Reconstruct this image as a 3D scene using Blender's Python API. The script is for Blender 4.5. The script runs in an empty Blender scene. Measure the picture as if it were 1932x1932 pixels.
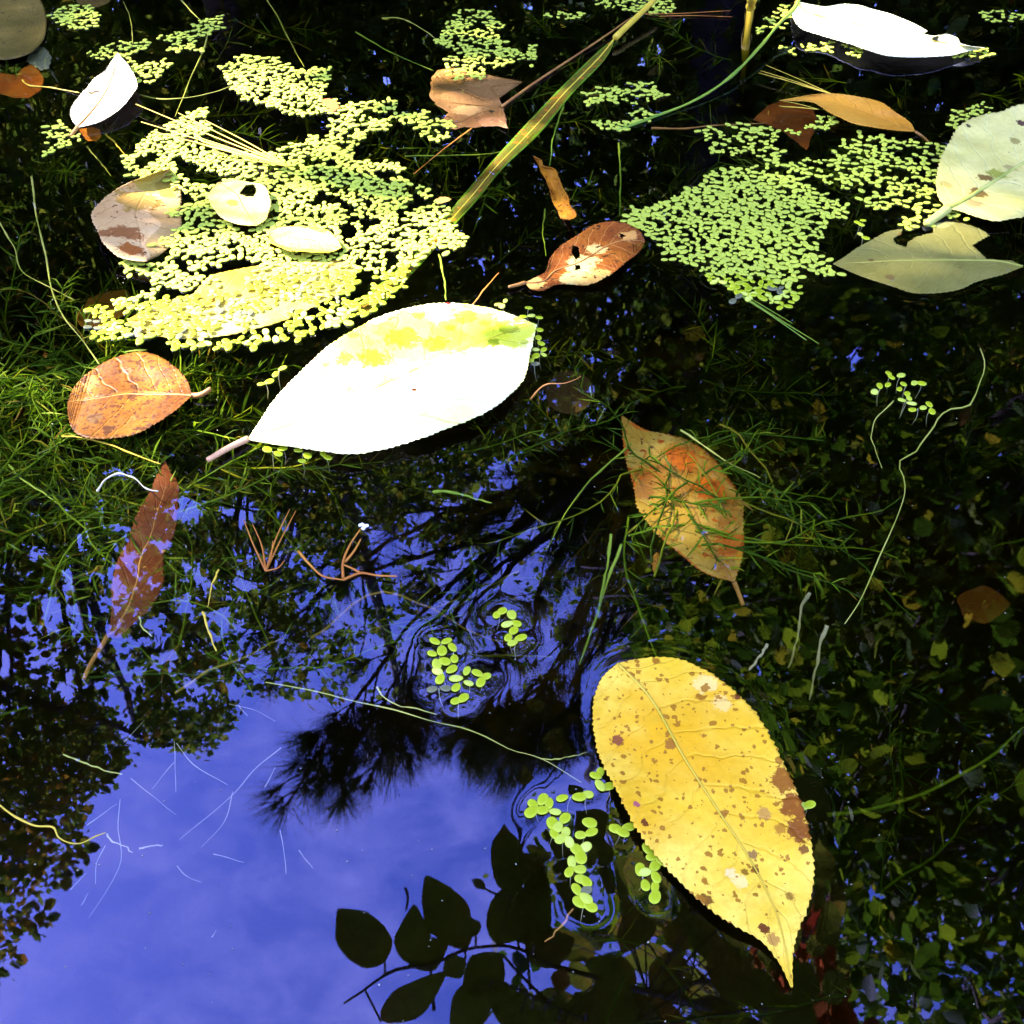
import bpy, math, random
import numpy as np
from mathutils import Vector, Matrix, noise as mnoise

random.seed(7)
rng = np.random.default_rng(11)
R = math.radians
scn = bpy.context.scene
COL = scn.collection

# ------------------------------------------------------------------ camera, sky, sun, exposure
H = 0.30                       # camera height above the water
PITCH = R(42.7)
T = math.tan(R(25.0))
cam_d = bpy.data.cameras.new('camera')
cam = bpy.data.objects.new('camera', cam_d)
COL.objects.link(cam)
cam.location = (0, 0, H)
cam.rotation_euler = (math.pi / 2 - PITCH, 0, 0)
cam_d.sensor_width = cam_d.sensor_height = 36
cam_d.angle = R(50)
cam_d.clip_start = 0.01
cam_d.clip_end = 2000
scn.camera = cam
scn.render.resolution_x = scn.render.resolution_y = 1024

SUN_AZ, SUN_EL = R(-75), R(44)
SDIR = np.array([math.sin(SUN_AZ) * math.cos(SUN_EL), math.cos(SUN_AZ) * math.cos(SUN_EL), math.sin(SUN_EL)])
sun_d = bpy.data.lights.new('sun', 'SUN')
sun_d.energy = 4.4
sun_d.angle = R(0.5)
sun_d.color = (1.0, 0.93, 0.84)
sun = bpy.data.objects.new('sun', sun_d)
COL.objects.link(sun)
sun.location = tuple(SDIR * 30)
sun.rotation_euler = Vector(tuple(SDIR)).to_track_quat('Z', 'Y').to_euler()

world = bpy.data.worlds.new('World')
scn.world = world
world.use_nodes = True
wt = world.node_tree
bg = wt.nodes['Background']
sky = wt.nodes.new('ShaderNodeTexSky')
sky.sky_type = 'NISHITA'
sky.sun_disc = False
sky.sun_elevation = SUN_EL
sky.sun_rotation = SUN_AZ
sky.air_density = 1.0
sky.dust_density = 0.6
sky.ozone_density = 4.0
tc = wt.nodes.new('ShaderNodeTexCoord')
mp = wt.nodes.new('ShaderNodeMapping')
mp.inputs['Scale'].default_value = (3.2, 5.0, 4.0)
mp.inputs['Rotation'].default_value = (0.2, 0.1, 0.6)
nz = wt.nodes.new('ShaderNodeTexNoise')
nz.inputs['Scale'].default_value = 4.2
nz.inputs['Detail'].default_value = 7
nz.inputs['Roughness'].default_value = 0.62
nz.inputs['Distortion'].default_value = 0.5
rp = wt.nodes.new('ShaderNodeMapRange')
rp.inputs['From Min'].default_value = 0.40
rp.inputs['From Max'].default_value = 0.78
mx = wt.nodes.new('ShaderNodeMix')
mx.data_type = 'RGBA'
mx.inputs['B'].default_value = (3.6, 3.7, 5.4, 1)      # thin high cloud
ml = wt.nodes.new('ShaderNodeMath')
ml.operation = 'MULTIPLY'
ml.inputs[1].default_value = 0.62
wt.links.new(tc.outputs['Generated'], mp.inputs['Vector'])
wt.links.new(mp.outputs['Vector'], nz.inputs['Vector'])
wt.links.new(nz.outputs['Fac'], rp.inputs['Value'])
wt.links.new(rp.outputs['Result'], ml.inputs[0])
wt.links.new(ml.outputs[0], mx.inputs['Factor'])
tn = wt.nodes.new('ShaderNodeMix')
tn.data_type = 'RGBA'
tn.blend_type = 'MULTIPLY'
tn.inputs['Factor'].default_value = 1.0
tn.inputs['B'].default_value = (0.85, 0.80, 1.02, 1)     # deep autumn blue
wt.links.new(sky.outputs['Color'], tn.inputs['A'])
wt.links.new(tn.outputs['Result'], mx.inputs['A'])
wt.links.new(mx.outputs['Result'], bg.inputs['Color'])
bg.inputs['Strength'].default_value = 0.15

vs = scn.view_settings
vs.view_transform = 'Standard'
vs.look = 'None'
vs.gamma = 1
vs.use_curve_mapping = False
vs.exposure = 4.05
cy = scn.cycles
cy.use_denoising = True
cy.max_bounces = 8
cy.diffuse_bounces = 3
cy.glossy_bounces = 4
cy.transparent_max_bounces = 24
cy.caustics_reflective = False
cy.caustics_refractive = False
cy.sample_clamp_indirect = 4.0

# ------------------------------------------------------------------ picture plan -> place
# plan units: the photograph measured as 1932 x 1932
F3 = np.array([0, math.cos(PITCH), -math.sin(PITCH)])
U3 = np.array([0, math.sin(PITCH), math.cos(PITCH)])
def ray(x, y):
    u = T * (x / 966 - 1); v = -T * (y / 966 - 1)
    d = F3 + U3 * v + np.array([u, 0, 0])
    return d / np.linalg.norm(d)
def at(x, y, z=0.0):
    d = ray(x, y)
    k = (z - H) / d[2]
    return np.array([0, 0, H]) + d * k
def above(x, y, dist):
    """the place whose mirror image in the still water is seen at (x, y)"""
    d = ray(x, y)
    return np.array([0, 0, -H]) + np.array([d[0], d[1], -d[2]]) * dist
def proj(P, mirrored=False):
    P = np.asarray(P, float).reshape(-1, 3)
    Q = P.copy()
    if mirrored:
        Q[:, 2] = -Q[:, 2]
    Q = Q - np.array([0, 0, H])
    dep = Q @ F3
    dep = np.where(dep < 1e-4, 1e-4, dep)
    return np.stack([966 * (1 + Q[:, 0] / dep / T), 966 * (1 - (Q @ U3) / dep / T), Q @ F3], 1)
def Q_(c, r, *pts):
    return [(644 * c + x / 3, 644 * r + y / 3) for x, y in pts]
def inpoly(X, Y, poly):
    X = np.asarray(X, float); Y = np.asarray(Y, float)
    ins = np.zeros(X.shape, bool)
    n = len(poly)
    for i in range(n):
        x1, y1 = poly[i]; x2, y2 = poly[(i + 1) % n]
        if y1 == y2: continue
        c = ((y1 > Y) != (y2 > Y)) & (X < (x2 - x1) * (Y - y1) / (y2 - y1) + x1)
        ins ^= c
    return ins

# ------------------------------------------------------------------ object helpers
def tag(o, label=None, cat=None, group=None, kind=None):
    if label: o['label'] = label
    if cat: o['category'] = cat
    if group: o['group'] = group
    if kind: o['kind'] = kind
    return o
def link(name, me, m=None, parent=None):
    o = bpy.data.objects.new(name, me)
    COL.objects.link(o)
    if m is not None and me is not None and not me.materials:
        me.materials.append(m)
    if parent is not None:
        o.parent = parent
    return o
def empty(name, loc, label, cat, group=None):
    o = bpy.data.objects.new(name, None)
    o.empty_display_size = 0.02
    COL.objects.link(o)
    o.location = tuple(loc)
    return tag(o, label, cat, group)
def fast_mesh(name, V, quads=None, tris=None, smooth=True, uv=None, poly=None):
    me = bpy.data.meshes.new(name)
    V = np.asarray(V, np.float32).reshape(-1, 3)
    parts, starts, tot = [], [], 0
    for A in (quads, tris):
        if A is None or len(A) == 0: continue
        A = np.asarray(A, np.int32)
        k = A.shape[1]
        parts.append(A.ravel())
        starts.append(tot + np.arange(len(A), dtype=np.int32) * k)
        tot += A.size
    if poly:
        for f in poly:
            parts.append(np.asarray(f, np.int32)); starts.append(np.array([tot], np.int32)); tot += len(f)
    L = np.concatenate(parts); S = np.concatenate(starts)
    me.vertices.add(len(V)); me.vertices.foreach_set('co', V.ravel())
    me.loops.add(len(L)); me.loops.foreach_set('vertex_index', L)
    me.polygons.add(len(S)); me.polygons.foreach_set('loop_start', S)
    if smooth:
        me.polygons.foreach_set('use_smooth', np.ones(len(S), bool))
    if uv is not None:
        ul = me.uv_layers.new(name='UVMap')
        ul.data.foreach_set('uv', np.asarray(uv, np.float32)[L].ravel())
    me.update(calc_edges=True)
    me.validate()
    return me
def set_rim(me, A):
    if A.any():
        at_ = me.attributes.new('rim', 'FLOAT', 'POINT')
        at_.data.foreach_set('value', np.asarray(A, np.float32))
class MB:
    """collects tubes, leaf cards and strips for ONE mesh"""
    def __init__(s):
        s.V, s.Qd, s.Tr, s.n, s.A = [], [], [], 0, []
    def add(s, V, quads=None, tris=None, att=None):
        V = np.asarray(V, float).reshape(-1, 3)
        if quads is not None and len(quads): s.Qd.append(np.asarray(quads, int).reshape(-1, 4) + s.n)
        if tris is not None and len(tris): s.Tr.append(np.asarray(tris, int).reshape(-1, 3) + s.n)
        s.V.append(V); s.n += len(V)
        s.A.append(np.zeros(len(V)) if att is None else att)
    def tube(s, P, rad, k=6, cap=True):
        P = np.asarray(P, float)
        n = len(P)
        rad = np.broadcast_to(np.asarray(rad, float), (n,)) if np.ndim(rad) < 1 else np.asarray(rad, float)
        if len(rad) != n: rad = np.interp(np.linspace(0, 1, n), np.linspace(0, 1, len(rad)), rad)
        tg = np.gradient(P, axis=0)
        tg /= np.linalg.norm(tg, axis=1)[:, None] + 1e-12
        ref = np.array([0, 0, 1.0]) if abs(tg[0][2]) < 0.9 else np.array([1.0, 0, 0])
        a = np.cross(tg, ref); a /= np.linalg.norm(a, axis=1)[:, None] + 1e-12
        b = np.cross(tg, a)
        th = np.arange(k) * 2 * math.pi / k
        V = P[:, None, :] + rad[:, None, None] * (a[:, None, :] * np.cos(th)[None, :, None] + b[:, None, :] * np.sin(th)[None, :, None])
        V = V.reshape(-1, 3)
        i = np.arange(n - 1)[:, None] * k; j = np.arange(k)[None, :]; j2 = (j + 1) % k
        q = np.stack([i + j, i + j2, i + k + j2, i + k + j], -1).reshape(-1, 4)
        tr = []
        if cap:
            V = np.vstack([V, P[0], P[-1]])
            for jj in range(k):
                tr.append((n * k, (jj + 1) % k, jj))
                tr.append((n * k + 1, (n - 1) * k + jj, (n - 1) * k + (jj + 1) % k))
        s.add(V, q, tr)
    def mesh(s, name, smooth=True):
        me = fast_mesh(name, np.vstack(s.V), np.vstack(s.Qd) if s.Qd else None, np.vstack(s.Tr) if s.Tr else None, smooth)
        set_rim(me, np.concatenate(s.A))
        return me
    def build(s, name, m, parent=None, smooth=True):
        me = s.mesh(name, smooth)
        o = link(name, me, m, parent)
        return o
def spline(pts, n):
    P = np.asarray(pts, float)
    if len(P) < 3:
        t = np.linspace(0, 1, n)[:, None]
        return P[0] * (1 - t) + P[-1] * t
    d = np.r_[0, np.cumsum(np.linalg.norm(np.diff(P, axis=0), axis=1))]
    t = np.linspace(0, d[-1], n)
    m = np.gradient(P, d, axis=0)
    out = np.empty((n, P.shape[1]))
    k = np.clip(np.searchsorted(d, t, 'right') - 1, 0, len(P) - 2)
    h = (d[k + 1] - d[k]); s = ((t - d[k]) / h)
    h = h[:, None]; s = s[:, None]
    out = (2*s**3-3*s**2+1)*P[k] + (s**3-2*s**2+s)*h*m[k] + (-2*s**3+3*s**2)*P[k+1] + (s**3-s**2)*h*m[k+1]
    return out
def ground_path(pts, z, n=24, lift=None):
    """picture plan polyline laid on a level z (number, or list along it)"""
    zz = np.interp(np.linspace(0, 1, len(pts)), np.linspace(0, 1, len(np.atleast_1d(z))), np.atleast_1d(z))
    P = [at(x, y, q) for (x, y), q in zip(pts, zz)]
    return spline(P, n)

# ------------------------------------------------------------------ materials
class NT:
    def __init__(s, name):
        s.m = bpy.data.materials.new(name)
        s.m.use_nodes = True
        s.t = s.m.node_tree
        s.t.nodes.clear()
        s.out = s.t.nodes.new('ShaderNodeOutputMaterial')
    def n(s, typ, ins=None, **props):
        nd = s.t.nodes.new('ShaderNode' + typ)
        for k, v in props.items(): setattr(nd, k, v)
        for k, v in (ins or {}).items():
            sock = nd.inputs[k]
            if isinstance(v, bpy.types.NodeSocket): s.t.links.new(v, sock)
            else:
                if isinstance(v, tuple) and len(v) == 3 and sock.type == 'RGBA': v = (*v, 1)
                sock.default_value = v
        return nd
    def math(s, op, a, b=0.0, clamp=False):
        return s.n('Math', {0: a, 1: b}, operation=op, use_clamp=clamp).outputs[0]
    def mix(s, f, a, b, blend='MIX'):
        return s.n('Mix', {'Factor': f, 'A': a, 'B': b}, data_type='RGBA', blend_type=blend).outputs['Result']
    def rng(s, v, a, b, c=0.0, d=1.0):
        return s.n('MapRange', {'Value': v, 'From Min': a, 'From Max': b, 'To Min': c, 'To Max': d}, interpolation_type='SMOOTHSTEP').outputs['Result']
    def noise(s, scale, vec=None, detail=4, rough=0.55, dist=0.0, off=None):
        if off is not None:
            vec = s.n('Mapping', {'Vector': vec, 'Location': off}).outputs[0]
        ins = {'Scale': scale, 'Detail': detail, 'Roughness': rough, 'Distortion': dist}
        if vec is not None: ins['Vector'] = vec
        return s.n('TexNoise', ins).outputs['Fac']
    def surf(s, sh): s.t.links.new(sh, s.out.inputs['Surface'])
    def leafy(s, col, rough=0.5, spec=0.35, trans=0.2, bump=None, bs=0.3, bd=0.0005, tcol=None):
        ins = {'Base Color': col, 'Roughness': rough, 'Specular IOR Level': spec}
        if bump is not None:
            nb = s.n('Bump', {'Height': bump, 'Strength': bs, 'Distance': bd}).outputs[0]
            ins['Normal'] = nb
        p = s.n('BsdfPrincipled', ins).outputs[0]
        if trans <= 0: s.surf(p); return
        tr = s.n('BsdfTranslucent', {'Color': tcol if tcol is not None else col}).outputs[0]
        s.surf(s.n('MixShader', {'Fac': trans, 1: p, 2: tr}).outputs[0])

def simple_mat(name, c1, c2, scale=40, rough=0.6, trans=0.0, spec=0.3, bump=0.2, detail=5):
    w = NT(name)
    v = w.n('TexCoord').outputs['Object']
    f = w.rng(w.noise(scale, v, detail), 0.3, 0.7)
    w.leafy(w.mix(f, c1, c2), rough, spec, trans, w.noise(scale * 3, v), bump)
    return w.m

def leaf_mat(name, c1, c2, c3=None, scale=30, spots=(), blots=(), edge=None, vein=0.35, vcol=None, nv=9, rough=0.5, spec=0.12, trans=0.15, seed=0.0, flecks=()):
    """spots: (noise scale, threshold, softness, colour); blots: (x, y, radius, colour, strength) in the leaf's own metres"""
    w = NT(name)
    tcn = w.n('TexCoord')
    v = tcn.outputs['Object']
    vo = w.n('Mapping', {'Vector': v, 'Location': (seed, seed * 1.7, 0)}).outputs[0]
    uv = w.n('SeparateXYZ', {0: tcn.outputs['UV']})
    u, vv = uv.outputs[0], uv.outputs[1]
    av = w.math('ABSOLUTE', w.math('MULTIPLY_ADD', vv, 2.0)) if False else w.math('ABSOLUTE', w.math('SUBTRACT', w.math('MULTIPLY', vv, 2.0), 1.0))
    col = w.mix(w.rng(w.noise(scale, vo, 6, 0.6, 0.6), 0.32, 0.68), c1, c2)
    if c3 is not None:
        col = w.mix(w.rng(w.noise(scale * 0.55, vo, 4, 0.6, 0.3, (3.1, 1.2, 0)), 0.45, 0.68), col, c3)
    # fine mottling
    col = w.mix(w.math('MULTIPLY', w.rng(w.noise(scale * 14, vo, 5, 0.7), 0.35, 0.75), 0.28), col, (c1[0]*.55, c1[1]*.5, c1[2]*.5))
    # veins
    wob = w.math('MULTIPLY', w.noise(60, vo, 2), 0.10)
    ph = w.math('SUBTRACT', w.math('MULTIPLY', w.math('ADD', u, wob), float(nv)), w.math('MULTIPLY', av, 1.6))
    sv = w.math('ABSOLUTE', w.math('SUBTRACT', w.math('FRACT', ph), 0.5))
    side = w.rng(sv, 0.0, 0.085, 1.0, 0.0)
    fine = w.rng(w.n('TexVoronoi', {'Vector': vo, 'Scale': 420.0}, feature='DISTANCE_TO_EDGE').outputs['Distance'], 0.0, 0.10, 1.0, 0.0)
    mid = w.rng(av, 0.0, 0.05, 1.0, 0.0)
    vm = w.math('MAXIMUM', w.math('MAXIMUM', w.math('MULTIPLY', side, 0.75), mid), w.math('MULTIPLY', fine, 0.3))
    vm = w.math('MULTIPLY', vm, vein)
    col = w.mix(vm, col, vcol if vcol is not None else (c1[0]*.6, c1[1]*.5, c1[2]*.4))
    if edge is not None:
        ecol, e0 = edge
        ef = w.rng(w.math('ADD', av, w.math('MULTIPLY', w.math('SUBTRACT', w.noise(45, vo, 4), 0.5), 0.9)), e0, e0 + 0.12)
        col = w.mix(ef, col, ecol)
    for (bx, by, br, bc, bst) in blots:
        d = w.n('VectorMath', {0: v, 1: (bx, by, 0)}, operation='SUBTRACT').outputs[0]
        dd = w.n('SeparateXYZ', {0: d})
        dl = w.math('SQRT', w.math('ADD', w.math('MULTIPLY', dd.outputs[0], dd.outputs[0]), w.math('MULTIPLY', dd.outputs[1], dd.outputs[1])))
        dl = w.math('ADD', w.math('DIVIDE', dl, br), w.math('MULTIPLY', w.math('SUBTRACT', w.noise(1.7 / br, vo, 6, 0.72), 0.5), 2.4))
        col = w.mix(w.math('MULTIPLY', w.rng(dl, 0.8, 1.0, 1.0, 0.0), bst), col, bc)
    for k, (ss, th, so, sc) in enumerate(spots):
        f = w.rng(w.noise(ss, vo, 3, 0.5, 0.2, (k * 2.3 + 1, k * 1.1, 0.4)), th, th + so)
        col = w.mix(f, col, sc)
    for (fs, prob, size, fc) in flecks:
        dv = w.n('VectorMath', {0: vo, 1: w.n('VectorMath', {0: w.n('TexNoise', {'Vector': vo, 'Scale': fs * 1.6, 'Detail': 3.0}).outputs['Color'], 3: .9 / fs}, operation='SCALE').outputs[0]}, operation='ADD').outputs[0]
        vo_ = w.n('TexVoronoi', {'Vector': dv, 'Scale': float(fs)})
        cs = w.n('SeparateXYZ', {0: vo_.outputs['Color']})
        rr_ = w.math('MULTIPLY', w.math('ADD', cs.outputs[1], .35), size)
        act = w.math('MULTIPLY', w.math('LESS_THAN', cs.outputs[0], prob), w.rng(w.math('SUBTRACT', rr_, vo_.outputs['Distance']), 0.0, .06))
        col = w.mix(w.math('MULTIPLY', act, .9), col, fc)
    b = w.math('ADD', w.math('MULTIPLY', w.math('MAXIMUM', side, mid), -0.6), w.noise(scale * 5, vo, 4))
    w.leafy(col, rough, spec, trans, b, 0.5, 0.0010)
    return w.m

def crown_mat(name, cols, trans=0.5, rough=0.5):
    """each leaf its own tint"""
    w = NT(name)
    rnd = w.n('NewGeometry').outputs['Random Per Island']
    rp_ = w.n('ValToRGB', {'Fac': rnd})
    cr = rp_.color_ramp
    cr.interpolation = 'LINEAR'
    while len(cr.elements) < len(cols): cr.elements.new(0.5)
    for i, (p, c) in enumerate(cols):
        cr.elements[i].position = p; cr.elements[i].color = (*c, 1)
    w.leafy(rp_.outputs[0], rough, 0.06, trans, tcol=w.mix(1.0, rp_.outputs[0], (1.5, 1.6, 1.0), 'MULTIPLY'))
    return w.m

GREEN = [(0, (.035, .07, .008)), (.5, (.09, .14, .014)), (.85, (.17, .21, .02)), (1, (.26, .20, .02))]
AUTUMN = [(0, (.04, .075, .01)), (.45, (.12, .14, .016)), (.75, (.28, .20, .02)), (1, (.38, .16, .02))]
M = {}
M['tree_green'] = crown_mat('green_tree_leaves', GREEN)
M['tree_gold'] = crown_mat('turning_tree_leaves', AUTUMN)
M['shrub'] = crown_mat('shrub_leaves', [(0, (.02, .05, .005)), (.6, (.06, .12, .007)), (.9, (.20, .27, .012)), (1, (.30, .22, .015))])
M['needles'] = crown_mat('pine_needles', [(0, (.02, .035, .02)), (1, (.045, .065, .03))], 0.15)
M['bark'] = simple_mat('grey_brown_bark', (.05, .04, .03), (.13, .10, .075), 14, .9, bump=.8)
M['pine_bark'] = simple_mat('pine_bark', (.028, .021, .017), (.06, .045, .035), 12, .9, bump=.9)
M['red_leaf'] = crown_mat('red_leaves', [(0, (.25, .03, .015)), (.6, (.40, .08, .03)), (1, (.35, .16, .05))], .4)

# duckweed
def duck_mat(name, c1, c2, c3, rimc=(.37, .42, .03)):
    w = NT(name)
    g = w.n('NewGeometry')
    rnd = g.outputs['Random Per Island']
    orn = w.n('ObjectInfo').outputs['Random']
    col = w.mix(rnd, c1, c2)
    col = w.mix(w.math('MULTIPLY', w.rng(orn, 0.6, 1.0), 0.8), col, c3)
    v = w.n('TexCoord').outputs['Object']
    col = w.mix(w.math('MULTIPLY', w.rng(w.noise(900, v, 3), 0.4, 0.7), 0.35), col, (c1[0]*.6, c1[1]*.75, c1[2]*.6))
    rm = w.n('Attribute', {}, attribute_name='rim').outputs['Fac']
    col = w.mix(w.math('MULTIPLY', rm, .7), col, rimc)
    w.leafy(col, 0.5, 0.2, 0.22)
    return w.m
M['duck'] = duck_mat('duckweed_frond', (.20, .25, .002), (.31, .36, .005), (.50, .53, .12))
M['duck_dead'] = duck_mat('withered_frond', (.07, .07, .035), (.12, .12, .06), (.10, .10, .05), (.14, .14, .08))
M['duck_root'] = simple_mat('pale_root', (.35, .33, .2), (.45, .42, .3), 100)

# underwater plants
M['weed'] = crown_mat('water_weed', [(0, (.014, .034, .002)), (.5, (.045, .09, .004)), (.85, (.085, .14, .005)), (.95, (.17, .18, .012)), (1, (.14, .07, .012))], .3)
M['stem_pale'] = simple_mat('pale_green_stem', (.16, .19, .02), (.32, .32, .08), 30)
M['stalk_tan'] = simple_mat('pinkish_tan_stalk', (.36, .17, .08), (.48, .26, .13), 40)
M['stem_green'] = simple_mat('green_stem', (.06, .13, .006), (.14, .20, .012), 30)
M['stem_grey'] = simple_mat('pale_grey_stem', (.20, .19, .14), (.30, .28, .22), 40)
M['stem_brown'] = simple_mat('brown_stalk', (.13, .045, .008), (.24, .11, .02), 40)
M['needle_dry'] = simple_mat('dry_needle', (.30, .22, .012), (.40, .27, .02), 60)
M['needle_rust'] = simple_mat('rusty_needle', (.22, .06, .004), (.32, .12, .01), 60)

# ------------------------------------------------------------------ ground and water
PC = np.array([0.0, 0.9]); PR = 1.75
def bed_z(x, y):
    d = math.hypot(x - PC[0], y - PC[1])
    t = min(max((d - (PR - 0.75)) / 1.0, 0), 1)
    s = t * t * (3 - 2 * t)
    z = -0.14 + s * (0.14 + 0.22)
    if d > PR + 0.25: z += min((d - PR) * 0.05, 1.0)
    return z + 0.012 * mnoise.noise(Vector((x * 6, y * 6, 0))) + 0.05 * mnoise.noise(Vector((x * .7, y * .7, 4))) * (t > .9)
rad = np.r_[0, np.linspace(0.06, 2.4, 44), np.geomspace(2.6, 900, 34)]
na = 72
V = [(PC[0], PC[1], bed_z(*PC))]
for r_ in rad[1:]:
    for k in range(na):
        a = 2 * math.pi * k / na
        x, y = PC[0] + r_ * math.cos(a), PC[1] + r_ * math.sin(a)
        V.append((x, y, bed_z(x, y)))
tr = [(0, 1 + k, 1 + (k + 1) % na) for k in range(na)]
qd = []
for i in range(len(rad) - 2):
    b0 = 1 + i * na; b1 = b0 + na
    for k in range(na):
        qd.append((b0 + k, b1 + k, b1 + (k + 1) % na, b0 + (k + 1) % na))
w = NT('pond_mud_and_ground')
v = w.n('TexCoord').outputs['Object']
zc = w.n('SeparateXYZ', {0: v}).outputs[2]
mud = w.mix(w.rng(w.noise(22, v, 8, .65), .3, .7), (.035, .036, .008), (.10, .085, .018))
mud = w.mix(w.rng(w.noise(6, v, 4), .52, .7), mud, (.14, .06, .012))
soil = w.mix(w.rng(w.noise(9, v, 8, .7), .3, .7), (.03, .045, .012), (.10, .07, .03))
w.leafy(w.mix(w.rng(zc, -0.02, 0.06), mud, soil), .9, .1, 0, w.noise(60, v, 6), .8, .004)
tag(link('ground', fast_mesh('ground', V, qd, tr), w.m), kind='structure')

# ------------------------------------------------------------------ fallen leaves
FLOAT_PTS = []            # (x, y, radius) of what floats, for the curved rim of the water beside it
def resample(P, n):
    P = np.asarray(P, float)
    return spline(P, n)
def toothed(P, amp, cnt, sign, seed):
    """saw teeth along an edge"""
    n = len(P)
    tg = np.gradient(P, axis=0); tg /= np.linalg.norm(tg, axis=1)[:, None] + 1e-12
    nr = np.stack([-tg[:, 1], tg[:, 0]], 1) * sign
    t = np.linspace(0, 1, n)
    r_ = np.random.default_rng(seed)
    a = amp * ((t * cnt) % 1.0) * np.sin(np.pi * np.clip(t, 0, 1)) ** .4
    a *= np.interp(t, np.linspace(0, 1, cnt + 1), r_.uniform(.5, 1.3, cnt + 1))
    low = np.interp(t, np.linspace(0, 1, 9), r_.normal(0, amp * .8, 9)) * np.sin(np.pi * t)
    return P + nr * (a + low)[:, None]
def blots_px(base, lst, z):
    out = []
    for (x, y, r_, c, s_) in lst:
        p = at(x, y, z) - base
        rr = np.linalg.norm(at(x + r_, y, z) - at(x, y, z))
        out.append((p[0], p[1], rr, c, s_))
    return out
def fallen_leaf(label, sideA, sideB, mat_fn, z=0.0012, tilt=(0, 0), curl=0.004, bow=0.0, wav=0.0022, teeth=(0.0008, 34), holes=(),
                petiole=None, pz=None, pr=0.0009, pm='stem_brown', midrib=True, mr=0.0006, mm=None, nrow=150, ncol=36, floats=True, seed=1, cat='leaf', mid=None, group=None):
    A = np.array([at(x, y, 0)[:2] for x, y in sideA]); B = np.array([at(x, y, 0)[:2] for x, y in sideB])
    A = resample(A, nrow); B = resample(B, nrow)
    if teeth:
        # outward normals
        sg = 1 if np.cross(A[nrow // 2] - A[nrow // 2 - 1], B[nrow // 2] - A[nrow // 2]) < 0 else -1
        A = toothed(A, teeth[0], teeth[1], sg, seed); B = toothed(B, teeth[0], teeth[1], -sg, seed + 9)
        A[0] = B[0] = (A[0] + B[0]) / 2; A[-1] = B[-1] = (A[-1] + B[-1]) / 2
    if mid is not None:
        Mi = resample(np.array([at(x, y, 0)[:2] for x, y in mid]), nrow)
    else:
        Mi = (A + B) / 2
    t = np.linspace(0, 1, nrow)
    s = np.linspace(-1, 1, ncol)
    G = np.where((s < 0)[None, :, None], Mi[:, None] + (A - Mi)[:, None] * (-s)[None, :, None], Mi[:, None] + (B - Mi)[:, None] * s[None, :, None])
    tt, sss = np.meshgrid(t, s, indexing='ij')
    Z = z + tilt[0] * (tt - .5) + tilt[1] * sss + curl * (np.abs(sss) ** 2) * np.sin(np.pi * np.clip(tt, .02, .98)) + bow * (2 * tt - 1) ** 2
    off = seed * 7.31
    wv = np.array([[mnoise.noise(Vector((float(g[0]) * 45 + off, float(g[1]) * 45, 0))) for g in row[::3]] for row in G[::3]])
    ii = np.clip(np.arange(nrow) / 3, 0, wv.shape[0] - 1.001); jj = np.clip(np.arange(ncol) / 3, 0, wv.shape[1] - 1.001)
    i0 = ii.astype(int); j0 = jj.astype(int); fi = (ii - i0)[:, None]; fj = (jj - j0)[None, :]
    W = wv[i0][:, j0] * (1-fi)*(1-fj) + wv[i0+1][:, j0]*fi*(1-fj) + wv[i0][:, j0+1]*(1-fi)*fj + wv[i0+1][:, j0+1]*fi*fj
    Z = Z + wav * W
    if floats:
        rim = np.vstack([A[::2], B[::2]])
        zr = np.r_[Z[::2, 0], Z[::2, -1]]
        for (x, y), zq in zip(rim, zr):
            if abs(zq) < 0.006: FLOAT_PTS.append((x, y, 0.0008))
    # keep the plan outline true where the blade stands off the water
    k = (H - Z) / H
    P3 = np.dstack([G[..., 0] * k, G[..., 1] * k, Z])
    base = P3[0, ncol // 2].copy()
    root = empty('fallen_leaf', base, label, cat, group)
    P = (P3 - base).reshape(-1, 3)
    i = np.arange(nrow - 1)[:, None] * ncol; j = np.arange(ncol - 1)[None, :]
    q = np.stack([i + j, i + j + 1, i + ncol + j + 1, i + ncol + j], -1).reshape(-1, 4)
    if holes:
        px = proj(P3.reshape(-1, 3))
        cx = px[q, 0].mean(1); cyy = px[q, 1].mean(1)
        bad = np.zeros(len(q), bool)
        for h_ in holes: bad |= inpoly(cx, cyy, h_)
        q = q[~bad]
    uv = np.stack([tt.ravel(), (sss.ravel() + 1) / 2], 1)
    m = mat_fn(base)
    bl = link('blade', fast_mesh('blade', P, q, uv=uv), m, root)
    so = bl.modifiers.new('thickness', 'SOLIDIFY'); so.thickness = 0.00028; so.offset = -1
    if midrib:
        b = MB()
        c = P3[:, ncol // 2] - base
        c = c[::3].copy(); c[:, 2] += 0.0001
        if holes:
            pxm = proj(c + base)
            okm = np.ones(len(c), bool)
            for h_ in holes: okm &= ~inpoly(pxm[:, 0], pxm[:, 1], h_)
            last = np.argmax(~okm) if (~okm).any() else len(c)
            c = c[:max(last, 4)]
        b.tube(c, np.linspace(mr, mr * .25, len(c)), 5)
        b.build('midrib', M[mm or pm], root)
    if petiole:
        zz = pz if pz is not None else (base[2], base[2])
        c = ground_path(petiole, zz, 14) - base
        b = MB(); b.tube(c, np.linspace(pr * 1.15, pr * .9, len(c)), 7)
        b.build('stem', M[pm], root)
    return root
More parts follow.
